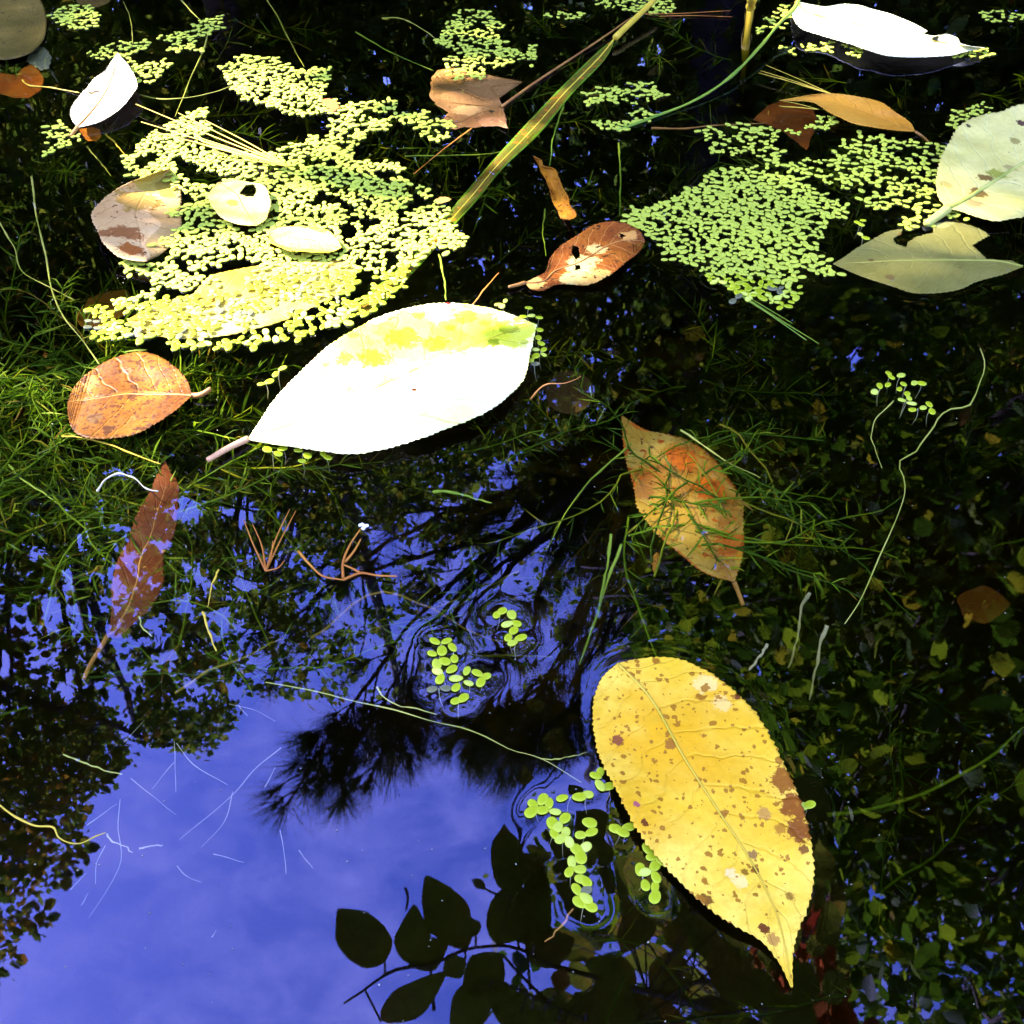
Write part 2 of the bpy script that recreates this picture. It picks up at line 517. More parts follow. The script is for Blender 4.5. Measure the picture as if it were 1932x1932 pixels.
def radial_leaf(name, label, outline, mat_fn, z=-0.01, tilt=(0, 0), center=None, rings=16, sub=4, wav=.001, floats=False, stem=None, stem_z=None, cat='leaf', veins=None, vm=None, seed=1, teeth=0.0, group=None):
    O = np.array([at(x, y, 0)[:2] for x, y in outline])
    O2 = []
    n = len(O)
    r_ = np.random.default_rng(seed)
    if sub == 0:          # round leaf
        Oc = spline(np.vstack([O, O[:1]]), 97)[:-1]
    else:
        for a, b in zip(O, np.roll(O, -1, 0)):
            for k in range(sub): O2.append(a + (b - a) * k / sub + r_.normal(0, .0004, 2) * (k > 0))
        Oc = np.array(O2)
    c = Oc.mean(0) if center is None else at(*center, 0)[:2]
    rr = np.linspace(0, 1, rings + 1)[1:]
    pts = [c]; uv = [(0, 0)]
    m_ = len(Oc)
    for f in rr:
        for k in range(m_):
            pts.append(c + (Oc[k] - c) * f); uv.append((f, k / m_))
    pts = np.array(pts)
    ext = np.abs(pts - c).max(0)
    Z = z + tilt[0] * (pts[:, 0] - c[0]) / ext[0] + tilt[1] * (pts[:, 1] - c[1]) / ext[1]
    Z = Z + np.array([wav * mnoise.noise(Vector((p[0] * 40 + seed, p[1] * 40, 0))) for p in pts])
    k = (H - Z) / H
    P3 = np.stack([pts[:, 0] * k, pts[:, 1] * k, Z], 1)
    if floats:
        for p in Oc: FLOAT_PTS.append((p[0], p[1], .0008))
    base = P3[0].copy()
    root = empty(name, base, label, cat, group)
    tr = [(0, 1 + k, 1 + (k + 1) % m_) for k in range(m_)]
    qd = [(1 + i * m_ + k, 1 + (i + 1) * m_ + k, 1 + (i + 1) * m_ + (k + 1) % m_, 1 + i * m_ + (k + 1) % m_) for i in range(rings - 1) for k in range(m_)]
    bl = link('blade', fast_mesh('blade', P3 - base, qd, tr, uv=np.array(uv)), mat_fn(base), root)
    so = bl.modifiers.new('thickness', 'SOLIDIFY'); so.thickness = 0.0003; so.offset = -1
    if stem:
        b = MB(); cpath = ground_path(stem, stem_z or z, 20) - base
        b.tube(cpath, np.linspace(.0010, .0006, len(cpath)), 6); b.build('stem', M['stem_brown'], root)
    if veins:
        b = MB()
        for vn in veins:
            cpath = ground_path(vn, z + .0004, 10) - base
            b.tube(cpath, np.linspace(.0005, .0002, len(cpath)), 4)
        b.build('vein', M[vm or 'stem_brown'], root)
    return root

BR = (.10, .026, .003); DK = (.03, .011, .003)
# the big overexposed leaf in the middle
fallen_leaf('large pale yellow leaf glaring in full sun at the centre of the pond',
    [(468,828),(492,792),(520,752),(560,708),(605,668),(655,628),(700,602),(760,583),(830,573),(900,578),(960,592),(1012,612)],
    [(468,828),(510,836),(560,842),(610,850),(660,856),(720,849),(780,833),(850,806),(905,782),(950,752),(985,715),(1000,670),(1012,612)],
    lambda b: leaf_mat('pale_yellow_leaf', (.72,.70,.34), (.80,.78,.50), (.66,.66,.22), 40, spots=[(520,.72,.03,(.12,.08,.01))],
        blots=blots_px(b, [(690,650,80,(.42,.42,.020),.92),(790,640,90,(.42,.42,.020),.92),(890,622,80,(.42,.42,.020),.92),(965,630,55,(.42,.42,.020),.92),(640,710,60,(.5,.5,.06),.8),(700,680,30,(.07,.12,.001),.85),(760,640,34,(.08,.13,.001),.85),(720,720,26,(.08,.13,.001),.8),(820,650,26,(.09,.14,.001),.8),(880,600,24,(.09,.14,.001),.7),(650,680,20,(.07,.12,.001),.8),(960,620,20,(.1,.15,.002),.7),*[(random.uniform(600,1000), 0, random.uniform(7,15), random.choice([(.06,.11,.001),(.10,.14,.002),(.3,.3,.01)]), .75) for _ in range(0)], *[(x_, y_, r_, c_, .8) for x_, y_, r_, c_ in [(615,690,9,(.10,.14,.002)),(668,640,12,(.3,.3,.01)),(735,605,11,(.08,.12,.001)),(790,600,14,(.3,.3,.008)),(850,620,12,(.07,.11,.001)),(915,610,12,(.3,.3,.01)),(930,650,14,(.10,.14,.002)),(870,680,12,(.3,.32,.01)),(780,700,12,(.09,.13,.001)),(660,740,12,(.3,.3,.01)),(600,750,10,(.35,.35,.02)),(990,650,10,(.3,.3,.01))]],(845,577,7,(.12,.01,.01),1),(782,738,6,(.05,.01,.002),1),(690,602,9,(.12,.05,.01),.8)], 0.001), vein=.5, vcol=(.40,.38,.03), rough=.4, edge=((.10,.02,.003), 1.13)),
    z=.0016, curl=.003, tilt=(0,.001), petiole=[(468,828),(432,845),(392,868)], pz=(.0016, .003), pr=.0013, pm='stalk_tan', mm='needle_dry', mr=.0003, teeth=(.0010, 60), seed=3, nrow=200, ncol=44)
# the yellow spotted leaf at the lower right
yb = [(1390,1320,7,BR,1),(1165,1397,12,(.13,.025,.012),.9),(1265,1405,13,(.2,.07,.008),.9),(1480,1480,28,(.17,.05,.004),.95),(1497,1530,30,(.17,.05,.004),1),(1505,1575,28,(.15,.045,.004),1),(1470,1570,12,(.22,.08,.006),.8),
      (1505,1455,16,BR,.9),(1513,1610,10,BR,.9),(1420,1612,10,(.2,.1,.02),1),(1440,1540,14,(.24,.1,.03),.7),(1330,1705,14,BR,.9),(1440,1756,11,BR,1),(1458,1775,14,(.25,.1,.02),.8),(1330,1290,24,(.6,.45,.2),.4),(1360,1330,20,(.6,.45,.2),.35),  # palest blots, here and below, paint whitish glints into the leaf colour
      (1395,1665,16,(.62,.45,.22),.45),(1378,1650,12,(.6,.42,.25),.5),(1215,1560,8,BR,1),(1200,1527,7,(.25,.06,.06),1),(1425,1640,9,BR,.9),(1405,1645,8,BR,.8),(1490,1690,9,BR,.7),(1480,1340,8,BR,.5)]
fallen_leaf('large yellow leaf with brown spots and a long pointed tip at the lower right',
    [(1165,1252),(1215,1242),(1270,1241),(1330,1265),(1390,1312),(1445,1385),(1485,1455),(1515,1535),(1531,1610),(1533,1660),(1521,1710),(1500,1762),(1494,1800),(1494,1862)],
    [(1165,1252),(1140,1275),(1124,1320),(1123,1370),(1135,1430),(1165,1490),(1200,1555),(1245,1620),(1295,1675),(1345,1718),(1400,1752),(1440,1777),(1470,1812),(1494,1862)],
    lambda b: leaf_mat('yellow_spotted_leaf', (.54,.325,.013), (.63,.44,.07), (.50,.25,.006), 26, spots=[(700,.70,.02,(.2,.08,.01))], flecks=[(130,.26,.24,(.20,.07,.004)),(260,.30,.32,(.22,.085,.005)),(520,.30,.4,(.22,.085,.006))],
        blots=blots_px(b, yb, .001), vein=.2, vcol=(.46,.24,.01), nv=11, edge=(BR, 1.22)),
    z=.0014, curl=.0022, petiole=None, pm='stem_pale', mm='needle_dry', mr=.0005, teeth=(.0010, 60), seed=5, nrow=220, ncol=56,
    mid=[(1165,1252),(1215,1300),(1300,1440),(1365,1540),(1420,1625),(1465,1720),(1494,1862)])
# speckled sunken leaf under the weed
fallen_leaf('speckled yellow and orange leaf sunk under crossing water weed',
    [(1385,1098),(1398,1060),(1405,1015),(1400,975),(1387,930),(1362,888),(1325,852),(1280,830),(1215,812),(1173,785)],
    [(1385,1098),(1342,1086),(1290,1050),(1238,1008),(1206,962),(1197,912),(1186,872),(1176,830),(1173,785)],
    lambda b: leaf_mat('speckled_sunken_leaf', (.25,.14,.016), (.33,.22,.045), (.14,.032,.004), 45, spots=[(230,.62,.03,(.20,.04,.004)),(480,.66,.03,DK)],
        blots=blots_px(b, [(1285,865,34,(.30,.06,.005),.85),(1340,920,40,(.30,.06,.005),.85),(1215,925,24,(.2,.08,.02),.9),(1385,1030,40,(.30,.06,.005),.85),(1215,800,26,(.30,.06,.005),.85)], -.006), edge=((.26,.06,.005), .95)),
    z=-.006, curl=-.002, petiole=[(1385,1098),(1392,1115),(1402,1142)], pz=(-.006,-.012), floats=False, teeth=(.001,50), seed=8)
# ochre leaf at left
fallen_leaf('broad ochre leaf with dark brown flecks lying half awash at the left',
    [(362,747),(352,718),(326,690),(290,671),(255,668),(210,680),(165,706),(140,735),(128,760)],
    [(362,747),(330,775),(290,802),(245,822),(200,828),(155,822),(135,800),(128,760)],
    lambda b: leaf_mat('ochre_leaf', (.105,.036,.003), (.155,.062,.004), (.065,.018,.002), 40, spots=[(240,.565,.05,(.04,.012,.003)),(520,.57,.04,(.04,.012,.003))],
        blots=blots_px(b, [(180,790,18,(.06,.03,.01),.9),(252,792,8,(.1,.05,.01),.9),(155,720,30,(.18,.08,.02),.8),(240,700,10,(.1,.05,.02),.8)], .001), vein=.15, vcol=(.30,.14,.01)),
    z=.0006, tilt=(-.004, .0), curl=.0008, petiole=[(362,747),(380,744),(398,733)], pz=(.001,.004), pr=.0012, mm='stem_brown', seed=12)
# red-brown sunken leaf
fallen_leaf('narrow red-brown leaf sunk below the sky reflection at the left',
    Q_(0,1,(610,1665),(660,1680),(740,1610),(830,1530),(890,1430),(930,1340),(925,1260),(920,1190),(960,1120),(985,1070),(995,980),(1000,870),(1005,820),(960,740),(935,680)),
    Q_(0,1,(610,1665),(630,1560),(645,1420),(670,1300),(700,1190),(750,1060),(800,950),(850,860),(900,740),(935,680)),
    lambda b: leaf_mat('red_brown_leaf', (.085,.018,.005), (.12,.032,.008), (.06,.013,.004), 45, spots=[(300,.62,.04,(.06,.015,.004)),(260,.66,.04,(.26,.12,.03))], vein=.2),
    z=-.005, curl=-.001, floats=False, petiole=Q_(0,1,(610,1665),(560,1750),(510,1830),(475,1910)), pz=(-.005,-.003), pr=.0008, seed=14)
# brown leaf with holes
fallen_leaf('brown and cream leaf pierced by holes touching the right duckweed mat',
    Q_(1,0,(1040,1600),(1100,1570),(1150,1545),(1190,1450),(1260,1380),(1350,1320),(1420,1280),(1500,1258),(1600,1260),(1670,1290),(1705,1330),(1715,1370)),
    Q_(1,0,(1040,1600),(1080,1635),(1130,1640),(1200,1610),(1290,1600),(1400,1600),(1500,1560),(1600,1490),(1680,1430),(1715,1370)),
    lambda b: leaf_mat('brown_cream_leaf', (.13,.032,.004), (.18,.055,.006), (.085,.019,.003), 50, spots=[(300,.62,.03,DK)],
        blots=blots_px(b, [(1098,500,36,(.34,.25,.08),1),(1080,525,30,(.33,.24,.08),1),(1125,470,22,(.32,.23,.08),.9),(1185,445,18,(.38,.2,.05),.7),(1120,530,34,(.42,.25,.06),.7),(1010,535,22,(.45,.28,.07),.7)], .001), vein=.3, vcol=(.45,.22,.05)),
    holes=[Q_(1,0,(1310,1385),(1345,1400),(1352,1450),(1328,1472),(1303,1430)), Q_(1,0,(1325,1498),(1350,1498),(1358,1522),(1322,1532)), Q_(1,0,(1572,1315),(1605,1330),(1590,1355))],
    z=.0008, curl=.002, tilt=(-.001,0), petiole=Q_(1,0,(1040,1600),(1000,1612),(948,1624)), pz=(.001,.002), pr=.0009, seed=17, ncol=60, nrow=200)
# white leaf top right
fallen_leaf('long white leaf with a bitten edge, sunlit in the top right corner',
    Q_(2,0,(640,12),(720,25),(800,40),(930,22),(1000,30),(1070,55),(1180,80),(1270,115),(1330,145),(1385,178),(1430,200),(1490,195),(1540,210),(1575,250),(1640,265),(1712,272)),
    Q_(2,0,(640,12),(620,60),(640,120),(680,160),(800,200),(930,240),(1040,275),(1180,310),(1300,320),(1420,318),(1530,310),(1600,292),(1712,272)),
    lambda b: leaf_mat('bleached_leaf', (.58,.58,.40), (.66,.66,.48), (.50,.52,.34), 26, spots=[(130,.72,.02,(.12,.06,.02))], blots=blots_px(b, [(1290+4,30,9,(.2,.13,.07),.8),(1652,46,5,(.1,.06,.02),.9),(1762,85,6,(.03,.03,.02),1),(1729,50,6,(.2,.14,.06),.8)], .001), vein=.12, vcol=(.5,.48,.36)),
    holes=[Q_(2,0,(1395,160),(1362,196),(1420,206),(1490,196),(1450,150))],
    z=.0035, curl=.006, tilt=(0,-.002), pm='stem_pale', mm='needle_dry', mr=.0012, seed=21, petiole=None, teeth=(.0012,50),
    mid=Q_(2,0,(640,12),(700,62),(830,105),(1000,140),(1170,180),(1400,225),(1560,256),(1712,272)))
# tan leaf below it
fallen_leaf('smooth tan leaf with a thin stalk below the long white leaf',
    Q_(2,0,(1315,745),(1290,700),(1240,660),(1180,620),(1100,575),(1000,548),(900,535),(830,530),(740,535),(650,550),(548,568)),
    Q_(2,0,(1315,745),(1240,742),(1150,732),(1060,718),(980,705),(900,670),(830,635),(780,605),(720,578),(640,572),(548,568)),
    lambda b: leaf_mat('tan_leaf', (.36,.155,.014), (.42,.20,.022), (.30,.12,.010), 22, spots=[(260,.72,.03,(.14,.05,.01))], vein=.2, vcol=(.3,.13,.02)),
    z=.002, curl=.003, petiole=Q_(2,0,(1315,745),(1360,775),(1400,812)), pz=(.002,-.004), pr=.0008, seed=25, mm='stem_brown', mr=.0003)
# pale green leaf at right edge
fallen_leaf('broad pale green leaf with brown stains, cut by the right edge of the picture',
    Q_(2,0,(1500,1180),(1450,1120),(1435,1050),(1450,970),(1480,880),(1530,790),(1580,720),(1640,670),(1720,640),(1800,630),(1880,605),(1932,592),(2050,600),(2150,660),(2250,760)),
    Q_(2,0,(1500,1180),(1560,1190),(1620,1210),(1700,1235),(1780,1250),(1860,1240),(1932,1230),(2050,1150),(2150,1000),(2250,760)),
    lambda b: leaf_mat('pale_green_leaf', (.42,.36,.10), (.52,.45,.16), (.32,.29,.06), 22, spots=[(130,.70,.03,(.14,.10,.03))],
        blots=blots_px(b, [(1855,345,16,(.11,.06,.012),.95),(1843,370,20,(.11,.06,.012),.95),(1880,335,22,(.16,.17,.01),.8),(1925,240,10,(.06,.03,.02),1),(1913,275,12,(.16,.12,.03),.8),(1822,265-10,5,(.06,.04,.02),1),(1905,320,14,(.2,.15,.05),.7),(1781,360,14,(.2,.13,.03),.6),(1835,392,16,(.16,.09,.04),.7)], .001), vein=.25, vcol=(.42,.46,.24)),
    z=.003, curl=.004, petiole=Q_(2,0,(1500,1180),(1440,1225),(1380,1268)), pz=(.003,.001), pr=.0025, pm='stem_pale', mr=.0014, seed=28, nrow=200, ncol=48, teeth=(.0015,40),
    mid=Q_(2,0,(1500,1180),(1560,1150),(1700,1060),(1880,945),(2050,850),(2250,760)))
# olive grey leaf
fallen_leaf('olive-grey leaf with bite marks, just under the surface at the right edge',
    Q_(2,0,(1925,1510),(1850,1470),(1790,1410),(1735,1340),(1700,1310),(1600,1275),(1500,1262),(1420,1265),(1340,1275),(1250,1290),(1170,1305),(1080,1355),(1000,1400),(920,1455),(850,1495)),
    Q_(2,0,(1925,1510),(1850,1540),(1750,1570),(1650,1600),(1550,1640),(1420,1657),(1300,1655),(1200,1625),(1100,1595),(1000,1560),(920,1525),(850,1495)),
    lambda b: leaf_mat('olive_grey_leaf', (.17,.155,.045), (.215,.20,.065), (.14,.13,.03), 20, spots=[(180,.72,.03,(.05,.03,.008))],
        blots=blots_px(b, [(1645,487,6,(.1,.06,.02),.9),(1680,522,10,(.12,.08,.03),.9),(1710,442,16,(.2,.1,.02),.8)], 0), vein=.4, vcol=(.26,.24,.08)),
    holes=[Q_(2,0,(1640,1390),(1670,1372),(1735,1335),(1830,1380),(1905,1480),(1800,1474),(1722,1468)), Q_(2,0,(1250,1280),(1300,1305),(1345,1270),(1412,1258),(1416,1322),(1330,1338),(1275,1372),(1265,1400),(1205,1380),(1190,1350),(1235,1330))],
    z=-.0012, curl=.0004, wav=.001, pm='stem_pale', mr=.0008, seed=31, nrow=200, ncol=60,
    mid=Q_(2,0,(1925,1510),(1800,1482),(1600,1474),(1400,1472),(1150,1478),(1000,1488),(850,1495)))
# white leaf top left
fallen_leaf('white curled leaf with a dark midrib standing off the water at the top left',
    Q_(0,0,(440,720),(410,680),(400,640),(420,580),(460,530),(500,490),(540,440),(590,400),(625,355),(665,300)),
    Q_(0,0,(440,720),(490,710),(560,690),(640,645),(700,590),(740,540),(770,490),(760,430),(725,370),(690,330),(665,300)),
    lambda b: leaf_mat('white_leaf', (.56,.50,.34), (.64,.59,.44), (.48,.40,.25), 30, spots=[(170,.68,.05,(.22,.12,.05))], blots=blots_px(b, [(182,170,8,(.05,.03,.02),1),(172,174,7,(.06,.04,.02),1)], .003), vein=.2, vcol=(.35,.24,.14)),
    z=.003, curl=.003, tilt=(.004,.002), petiole=Q_(0,0,(440,720),(420,745),(400,772)), pz=(.003,0), pr=.0012, mm='stem_brown', mr=.0009, seed=34,
    mid=Q_(0,0,(440,720),(500,650),(570,560),(630,440),(665,300)))
# tan rounded leaf in the left mat
fallen_leaf('rounded pinkish tan leaf with its right half under duckweed at the left',
    Q_(0,0,(960,955),(900,970),(820,1000),(740,1030),(650,1080),(580,1130),(540,1180),(535,1260),(560,1320),(610,1390),(690,1460),(760,1475),(830,1480)),
    Q_(0,0,(960,955),(990,1000),(1010,1060),(1020,1130),(1025,1220),(1010,1300),(980,1370),(920,1430),(830,1480)),
    lambda b: leaf_mat('pinkish_tan_leaf', (.42,.25,.10), (.48,.32,.15), (.36,.20,.08), 24, spots=[(300,.66,.03,(.10,.035,.008))],
        blots=blots_px(b, [(262,385,44,(.20,.11,.015),.85),(240,450,30,(.14,.035,.005),.85),(205,462,16,(.13,.03,.004),.8),(300,350,50,(.24,.19,.02),.8),(250,478,24,(.2,.045,.003),.9)], 0), vein=.15),
    z=.0012, tilt=(0,-.005), curl=.002, seed=38, midrib=False)
# cream leaf with a hole
fallen_leaf('small cream leaf with a torn notch lying on the left duckweed mat',
    Q_(0,0,(1235,1035),(1330,1022),(1410,1030),(1480,1045),(1520,1090),(1535,1140),(1515,1200),(1490,1250),(1450,1275)),
    Q_(0,0,(1235,1035),(1200,1075),(1190,1120),(1205,1170),(1250,1220),(1300,1245),(1370,1270),(1450,1275)),
    lambda b: leaf_mat('cream_leaf', (.52,.44,.12), (.60,.52,.2), (.48,.36,.06), 40, blots=blots_px(b, [(440,390,12,(.4,.16,.02),.9),(405,345,16,(.55,.35,.05),.7)], .002), spots=[(300,.7,.04,(.45,.3,.06))], vein=.2),
    holes=[Q_(0,0,(1392,1045),(1440,1040),(1455,1075),(1440,1112),(1395,1112),(1352,1095))], z=.0035, curl=.003, mm='stem_brown', mr=.0004, seed=41)
fallen_leaf('small yellowish leaf with curled rim lying on the left duckweed mat',
    Q_(0,0,(1520,1310),(1580,1290),(1680,1282),(1780,1290),(1860,1310),(1910,1360),(1930,1400)),
    Q_(0,0,(1520,1310),(1540,1370),(1600,1405),(1700,1420),(1800,1425),(1880,1420),(1930,1400)),
    lambda b: leaf_mat('yellowish_leaf', (.44,.30,.06), (.5,.38,.12), (.42,.24,.015), 40, spots=[(260,.7,.03,(.25,.13,.03))], vein=.2, edge=((.5,.34,.02), .8)),
    z=.0036, curl=.003, seed=44, mm='needle_dry', mr=.0004)
fallen_leaf('large golden leaf mostly covered by the left duckweed mat',
    Q_(0,0,(720,1810),(850,1740),(1000,1690),(1090,1670),(1130,1630),(1200,1560),(1300,1530),(1500,1500),(1700,1480),(1900,1475),(1990,1490),(2020,1540)),
    Q_(0,0,(720,1810),(760,1860),(850,1890),(1000,1910),(1200,1905),(1400,1870),(1600,1810),(1800,1720),(1950,1640),(2020,1540)),
    lambda b: leaf_mat('golden_leaf', (.46,.36,.07), (.52,.43,.12), (.34,.19,.012), 30, blots=blots_px(b, [(600,500,26,(.25,.09,.01),.9),(640,490,20,(.28,.1,.01),.8),(400,560,24,(.4,.17,.02),.8),(260,600,14,(.4,.18,.02),.8)], -.002), spots=[(300,.7,.04,(.3,.14,.02))], vein=.2),
    z=-.0012, tilt=(0,.0), curl=.0006, seed=47, floats=False, mm='needle_dry')
# narrow orange leaf
fallen_leaf('narrow folded orange leaf afloat right of the reed blade',
    Q_(1,0,(1090,885),(1140,970),(1170,1050),(1200,1130),(1230,1190),(1255,1240),(1290,1245)),
    Q_(1,0,(1090,885),(1130,905),(1150,940),(1195,950),(1230,1010),(1260,1070),(1285,1120),(1300,1170),(1325,1200),(1325,1230),(1290,1245)),
    lambda b: leaf_mat('orange_leaf', (.28,.095,.004), (.34,.14,.008), (.18,.05,.003), 50, spots=[(260,.64,.03,(.07,.02,.003))], vein=.3),
    z=.001, curl=.003, tilt=(.003,.003), seed=50, mr=.0004)
# maple leaf
radial_leaf('fallen_leaf', 'brown maple leaf with pointed lobes, half sunk beneath a duckweed patch at top centre',
    Q_(1,0,(545,400),(640,385),(700,400),(760,420),(830,425),(900,440),(1025,465),(960,490),(880,520),(895,560),(915,600),(930,660),(945,730),(880,715),(800,715),(755,725),(700,720),(640,735),(610,725),(560,690),(610,640),(530,590),(500,550),(505,480),(510,440)),
    lambda b: leaf_mat('brown_maple_leaf', (.21,.10,.04), (.27,.14,.06), (.15,.065,.025), 30, spots=[(220,.64,.04,(.07,.03,.01)),(420,.66,.03,(.36,.22,.10))],
        blots=blots_px(b, [(644+850/3,625/3,6,(.02,.015,.01),1),(880,205,28,(.42,.25,.11),.7),(840,150,50,(.10,.05,.015),.6)], 0), vein=0.0),
    z=-.001, tilt=(.002,-.002), center=(644+830/3,600/3), stem=Q_(1,0,(910,602),(1050,500),(1350,300),(1500,200),(1640,100)), stem_z=(.001,.001,.002,.003),
    veins=[Q_(1,0,(905,605),(760,545),(620,470),(540,410)),Q_(1,0,(905,605),(880,540),(850,490),(1000,468)),Q_(1,0,(905,605),(780,640),(660,690),(570,690)),Q_(1,0,(905,605),(900,660),(935,722)),Q_(1,0,(905,605),(720,590),(540,560))], seed=6, wav=.002)
# lily pads and sunken leaves
radial_leaf('lily_pad', 'round brown lily pad at the top left corner', Q_(0,0,(-110,150),(-80,20),(0,-60),(110,-80),(210,-20),(258,80),(262,160),(220,260),(130,320),(20,340),(-70,290)),
    lambda b: leaf_mat('brown_lily_pad', (.085,.055,.010), (.115,.078,.016), (.06,.042,.007), 20, spots=[(260,.62,.04,(.02,.014,.006))], vein=0), z=.0015, sub=0, floats=True, cat='lily pad', seed=2)
radial_leaf('lily_pad', 'brown lily pad cut by the top edge of the picture beside small duckweed', Q_(0,0,(420,-20),(460,-70),(540,-80),(610,-40),(630,0),(590,30),(530,45),(460,30)),
    lambda b: leaf_mat('dull_lily_pad', (.075,.045,.014), (.10,.06,.02), None, 20, vein=0), z=-.002, sub=0, cat='lily pad', seed=3)
radial_leaf('lily_pad', 'dark round lily pad sunk right of the glaring leaf', [(1290/3+644+46*math.cos(a), 290/3+644+41*math.sin(a)) for a in np.linspace(0, 6.28, 14)[:-1]],
    lambda b: leaf_mat('sunken_pad', (.035,.018,.009), (.05,.028,.012), None, 20, vein=0, rough=.8, spec=.1), z=-.018, sub=0, cat='lily pad', seed=4)
radial_leaf('fallen_leaf', 'orange-brown round leaf sunk deep at the right edge', [(1690/3+1288+45*k_*math.cos(a), 1490/3+644+35*k_*math.sin(a)) for a, k_ in zip(np.linspace(0, 6.28, 14)[:-1], (1.22,1.0,.96,1.05,.93,1.0,.9,1.06,.98,.9,1.02,.94,1.0))],
    lambda b: leaf_mat('sunken_round_leaf', (.08,.026,.004), (.11,.04,.006), None, 30, vein=0), z=-.035, sub=0, seed=5)
radial_leaf('fallen_leaf', 'bright orange leaf sunk at the left edge under the brown lily pad', Q_(0,0,(-120,420),(0,415),(100,430),(130,390),(180,365),(225,400),(250,450),(235,510),(160,560),(60,550),(-40,520),(-120,500)),
    lambda b: leaf_mat('sunken_orange_leaf', (.26,.055,.003), (.32,.09,.004), (.18,.035,.003), 40, vein=0), z=-.006, tilt=(0,.002), sub=4, seed=7)
radial_leaf('fallen_leaf', 'pale grey leaf scrap beside the brown lily pad', Q_(0,0,(190,260),(250,270),(295,325),(280,390),(230,400),(180,365),(150,350)),
    lambda b: leaf_mat('grey_leaf', (.10,.105,.08), (.14,.145,.11), None, 40, vein=0), z=-.004, sub=4, seed=8)
radial_leaf('fallen_leaf', 'crumpled orange leaf scrap under the white curled leaf', Q_(0,0,(450,735),(520,720),(565,735),(575,770),(545,800),(500,800),(470,770)),
    lambda b: leaf_mat('crumpled_orange', (.5,.18,.01), (.3,.08,.01), None, 120, vein=0), z=-.006, tilt=(.003,0), wav=.008, seed=9)
radial_leaf('fallen_leaf', 'dark red leaf sunk under the smooth tan leaf', Q_(2,0,(400,680),(480,600),(560,570),(650,590),(740,620),(760,680),(740,760),(700,850),(640,800),(560,740),(460,700)),
    lambda b: leaf_mat('dark_red_leaf', (.20,.04,.01), (.26,.07,.015), (.12,.03,.01), 40, vein=0), z=-.012, wav=.004, seed=10)
radial_leaf('fallen_leaf', 'rust red scrap of leaf between duckweed plants at upper centre left', Q_(0,0,(1815,565),(1860,558),(1905,575),(1925,610),(1890,635),(1850,605)),
    lambda b: leaf_mat('rust_scrap', (.4,.1,.02), (.3,.07,.02), None, 60, vein=0), z=.002, tilt=(0,.002), seed=11)
radial_leaf('fallen_leaf', 'tiny orange leaf tip by the duckweed left of the reed blade', Q_(1,0,(530,1130),(560,1115),(600,1118),(625,1128),(590,1145),(545,1158)),
    lambda b: leaf_mat('orange_tip', (.55,.26,.04), (.6,.34,.08), None, 80, vein=0), z=.003, tilt=(0,.002), seed=12)
radial_leaf('fallen_leaf', 'faded brown leaf sunk deep left of the ochre leaf and below the mat', Q_(0,0,(430,1800),(500,1690),(620,1650),(720,1640),(760,1700),(700,1790),(560,1860),(460,1850)),
    lambda b: leaf_mat('faded_brown', (.22,.09,.02), (.28,.13,.03), None, 30, vein=0), z=-.03, wav=.004, seed=13)
radial_leaf('fallen_leaf', 'small orange-brown leaf sunk below the stalk of the speckled leaf', Q_(1,1,(1755,1240),(1785,1195),(1805,1230),(1795,1275),(1770,1310)),
    lambda b: leaf_mat('small_sunken', (.3,.12,.02), (.36,.16,.03), None, 60, vein=0), z=-.012, sub=4, seed=14)

# reed blade
fallen_leaf('long straight green and orange reed blade slanting across the upper centre',
    Q_(1,0,(1552,212),(1480,270),(1270,470),(1050,700),(850,920),(620,1190),(420,1430),(240,1590),(130,1690),(60,1800)),
    Q_(1,0,(1552,212),(1522,290),(1300,540),(1110,770),(900,970),(780,1120),(610,1310),(440,1510),(300,1650),(205,1745),(60,1800)),
    lambda b: leaf_mat('reed_blade', (.055,.065,.005), (.10,.055,.004), (.04,.055,.004), 22, spots=[(170,.60,.05,(.22,.075,.005)),(420,.62,.03,(.08,.035,.004))], vein=.35, vcol=(.22,.14,.015), nv=1, edge=((.055,.12,.005), .72)),
    z=.0005, tilt=(-.0055,0), curl=-.001, teeth=None, petiole=Q_(1,0,(1552,212),(1620,145),(1690,80),(1790,-20)), pz=(.0055,.007,.009,.012), pr=.0022, pm='needle_dry', mm='needle_dry', mr=.0008, seed=60, cat='reed', floats=False).name = 'reed'

# ------------------------------------------------------------------ stems, stalks, needles
def strand(label, pts, z, r0, m, name='water_strand', cat='strand', group=None, n=40, wob=.00022, k=5):
    r0 = r0 * .72
    P = ground_path(pts, z, n)
    r_ = np.random.default_rng(abs(hash(label)) % 9999 if False else int(pts[0][0] * 7 + pts[0][1]) % 9999)
    for ax in (0, 1): P[:, ax] += np.interp(np.arange(n), np.arange(0, n + 4, 4), r_.normal(0, wob, len(np.arange(0, n + 4, 4))))
    b = MB(); b.tube(P - P[0], np.linspace(r0, r0 * .5, n) * np.interp(np.arange(n), np.arange(0, n + 3, 3), r_.uniform(.62, 1.3, len(np.arange(0, n + 3, 3)))), k)
    o = b.build(name, M[m]); o.location = tuple(P[0])
    return tag(o, label, cat, group)
strand('curved green grass blade dipping from the long white leaf towards top centre', [(1510,-8)] + Q_(2,0,(650,20),(560,120),(430,270),(250,450),(100,550),(0,600)) + Q_(1,0,(1790,655),(1700,690),(1560,740)), (.02,.016,.01,.005,.002,.001,.001,0), .0022, 'stem_green', 'grass_strand', 'grass', k=6, wob=.0003)
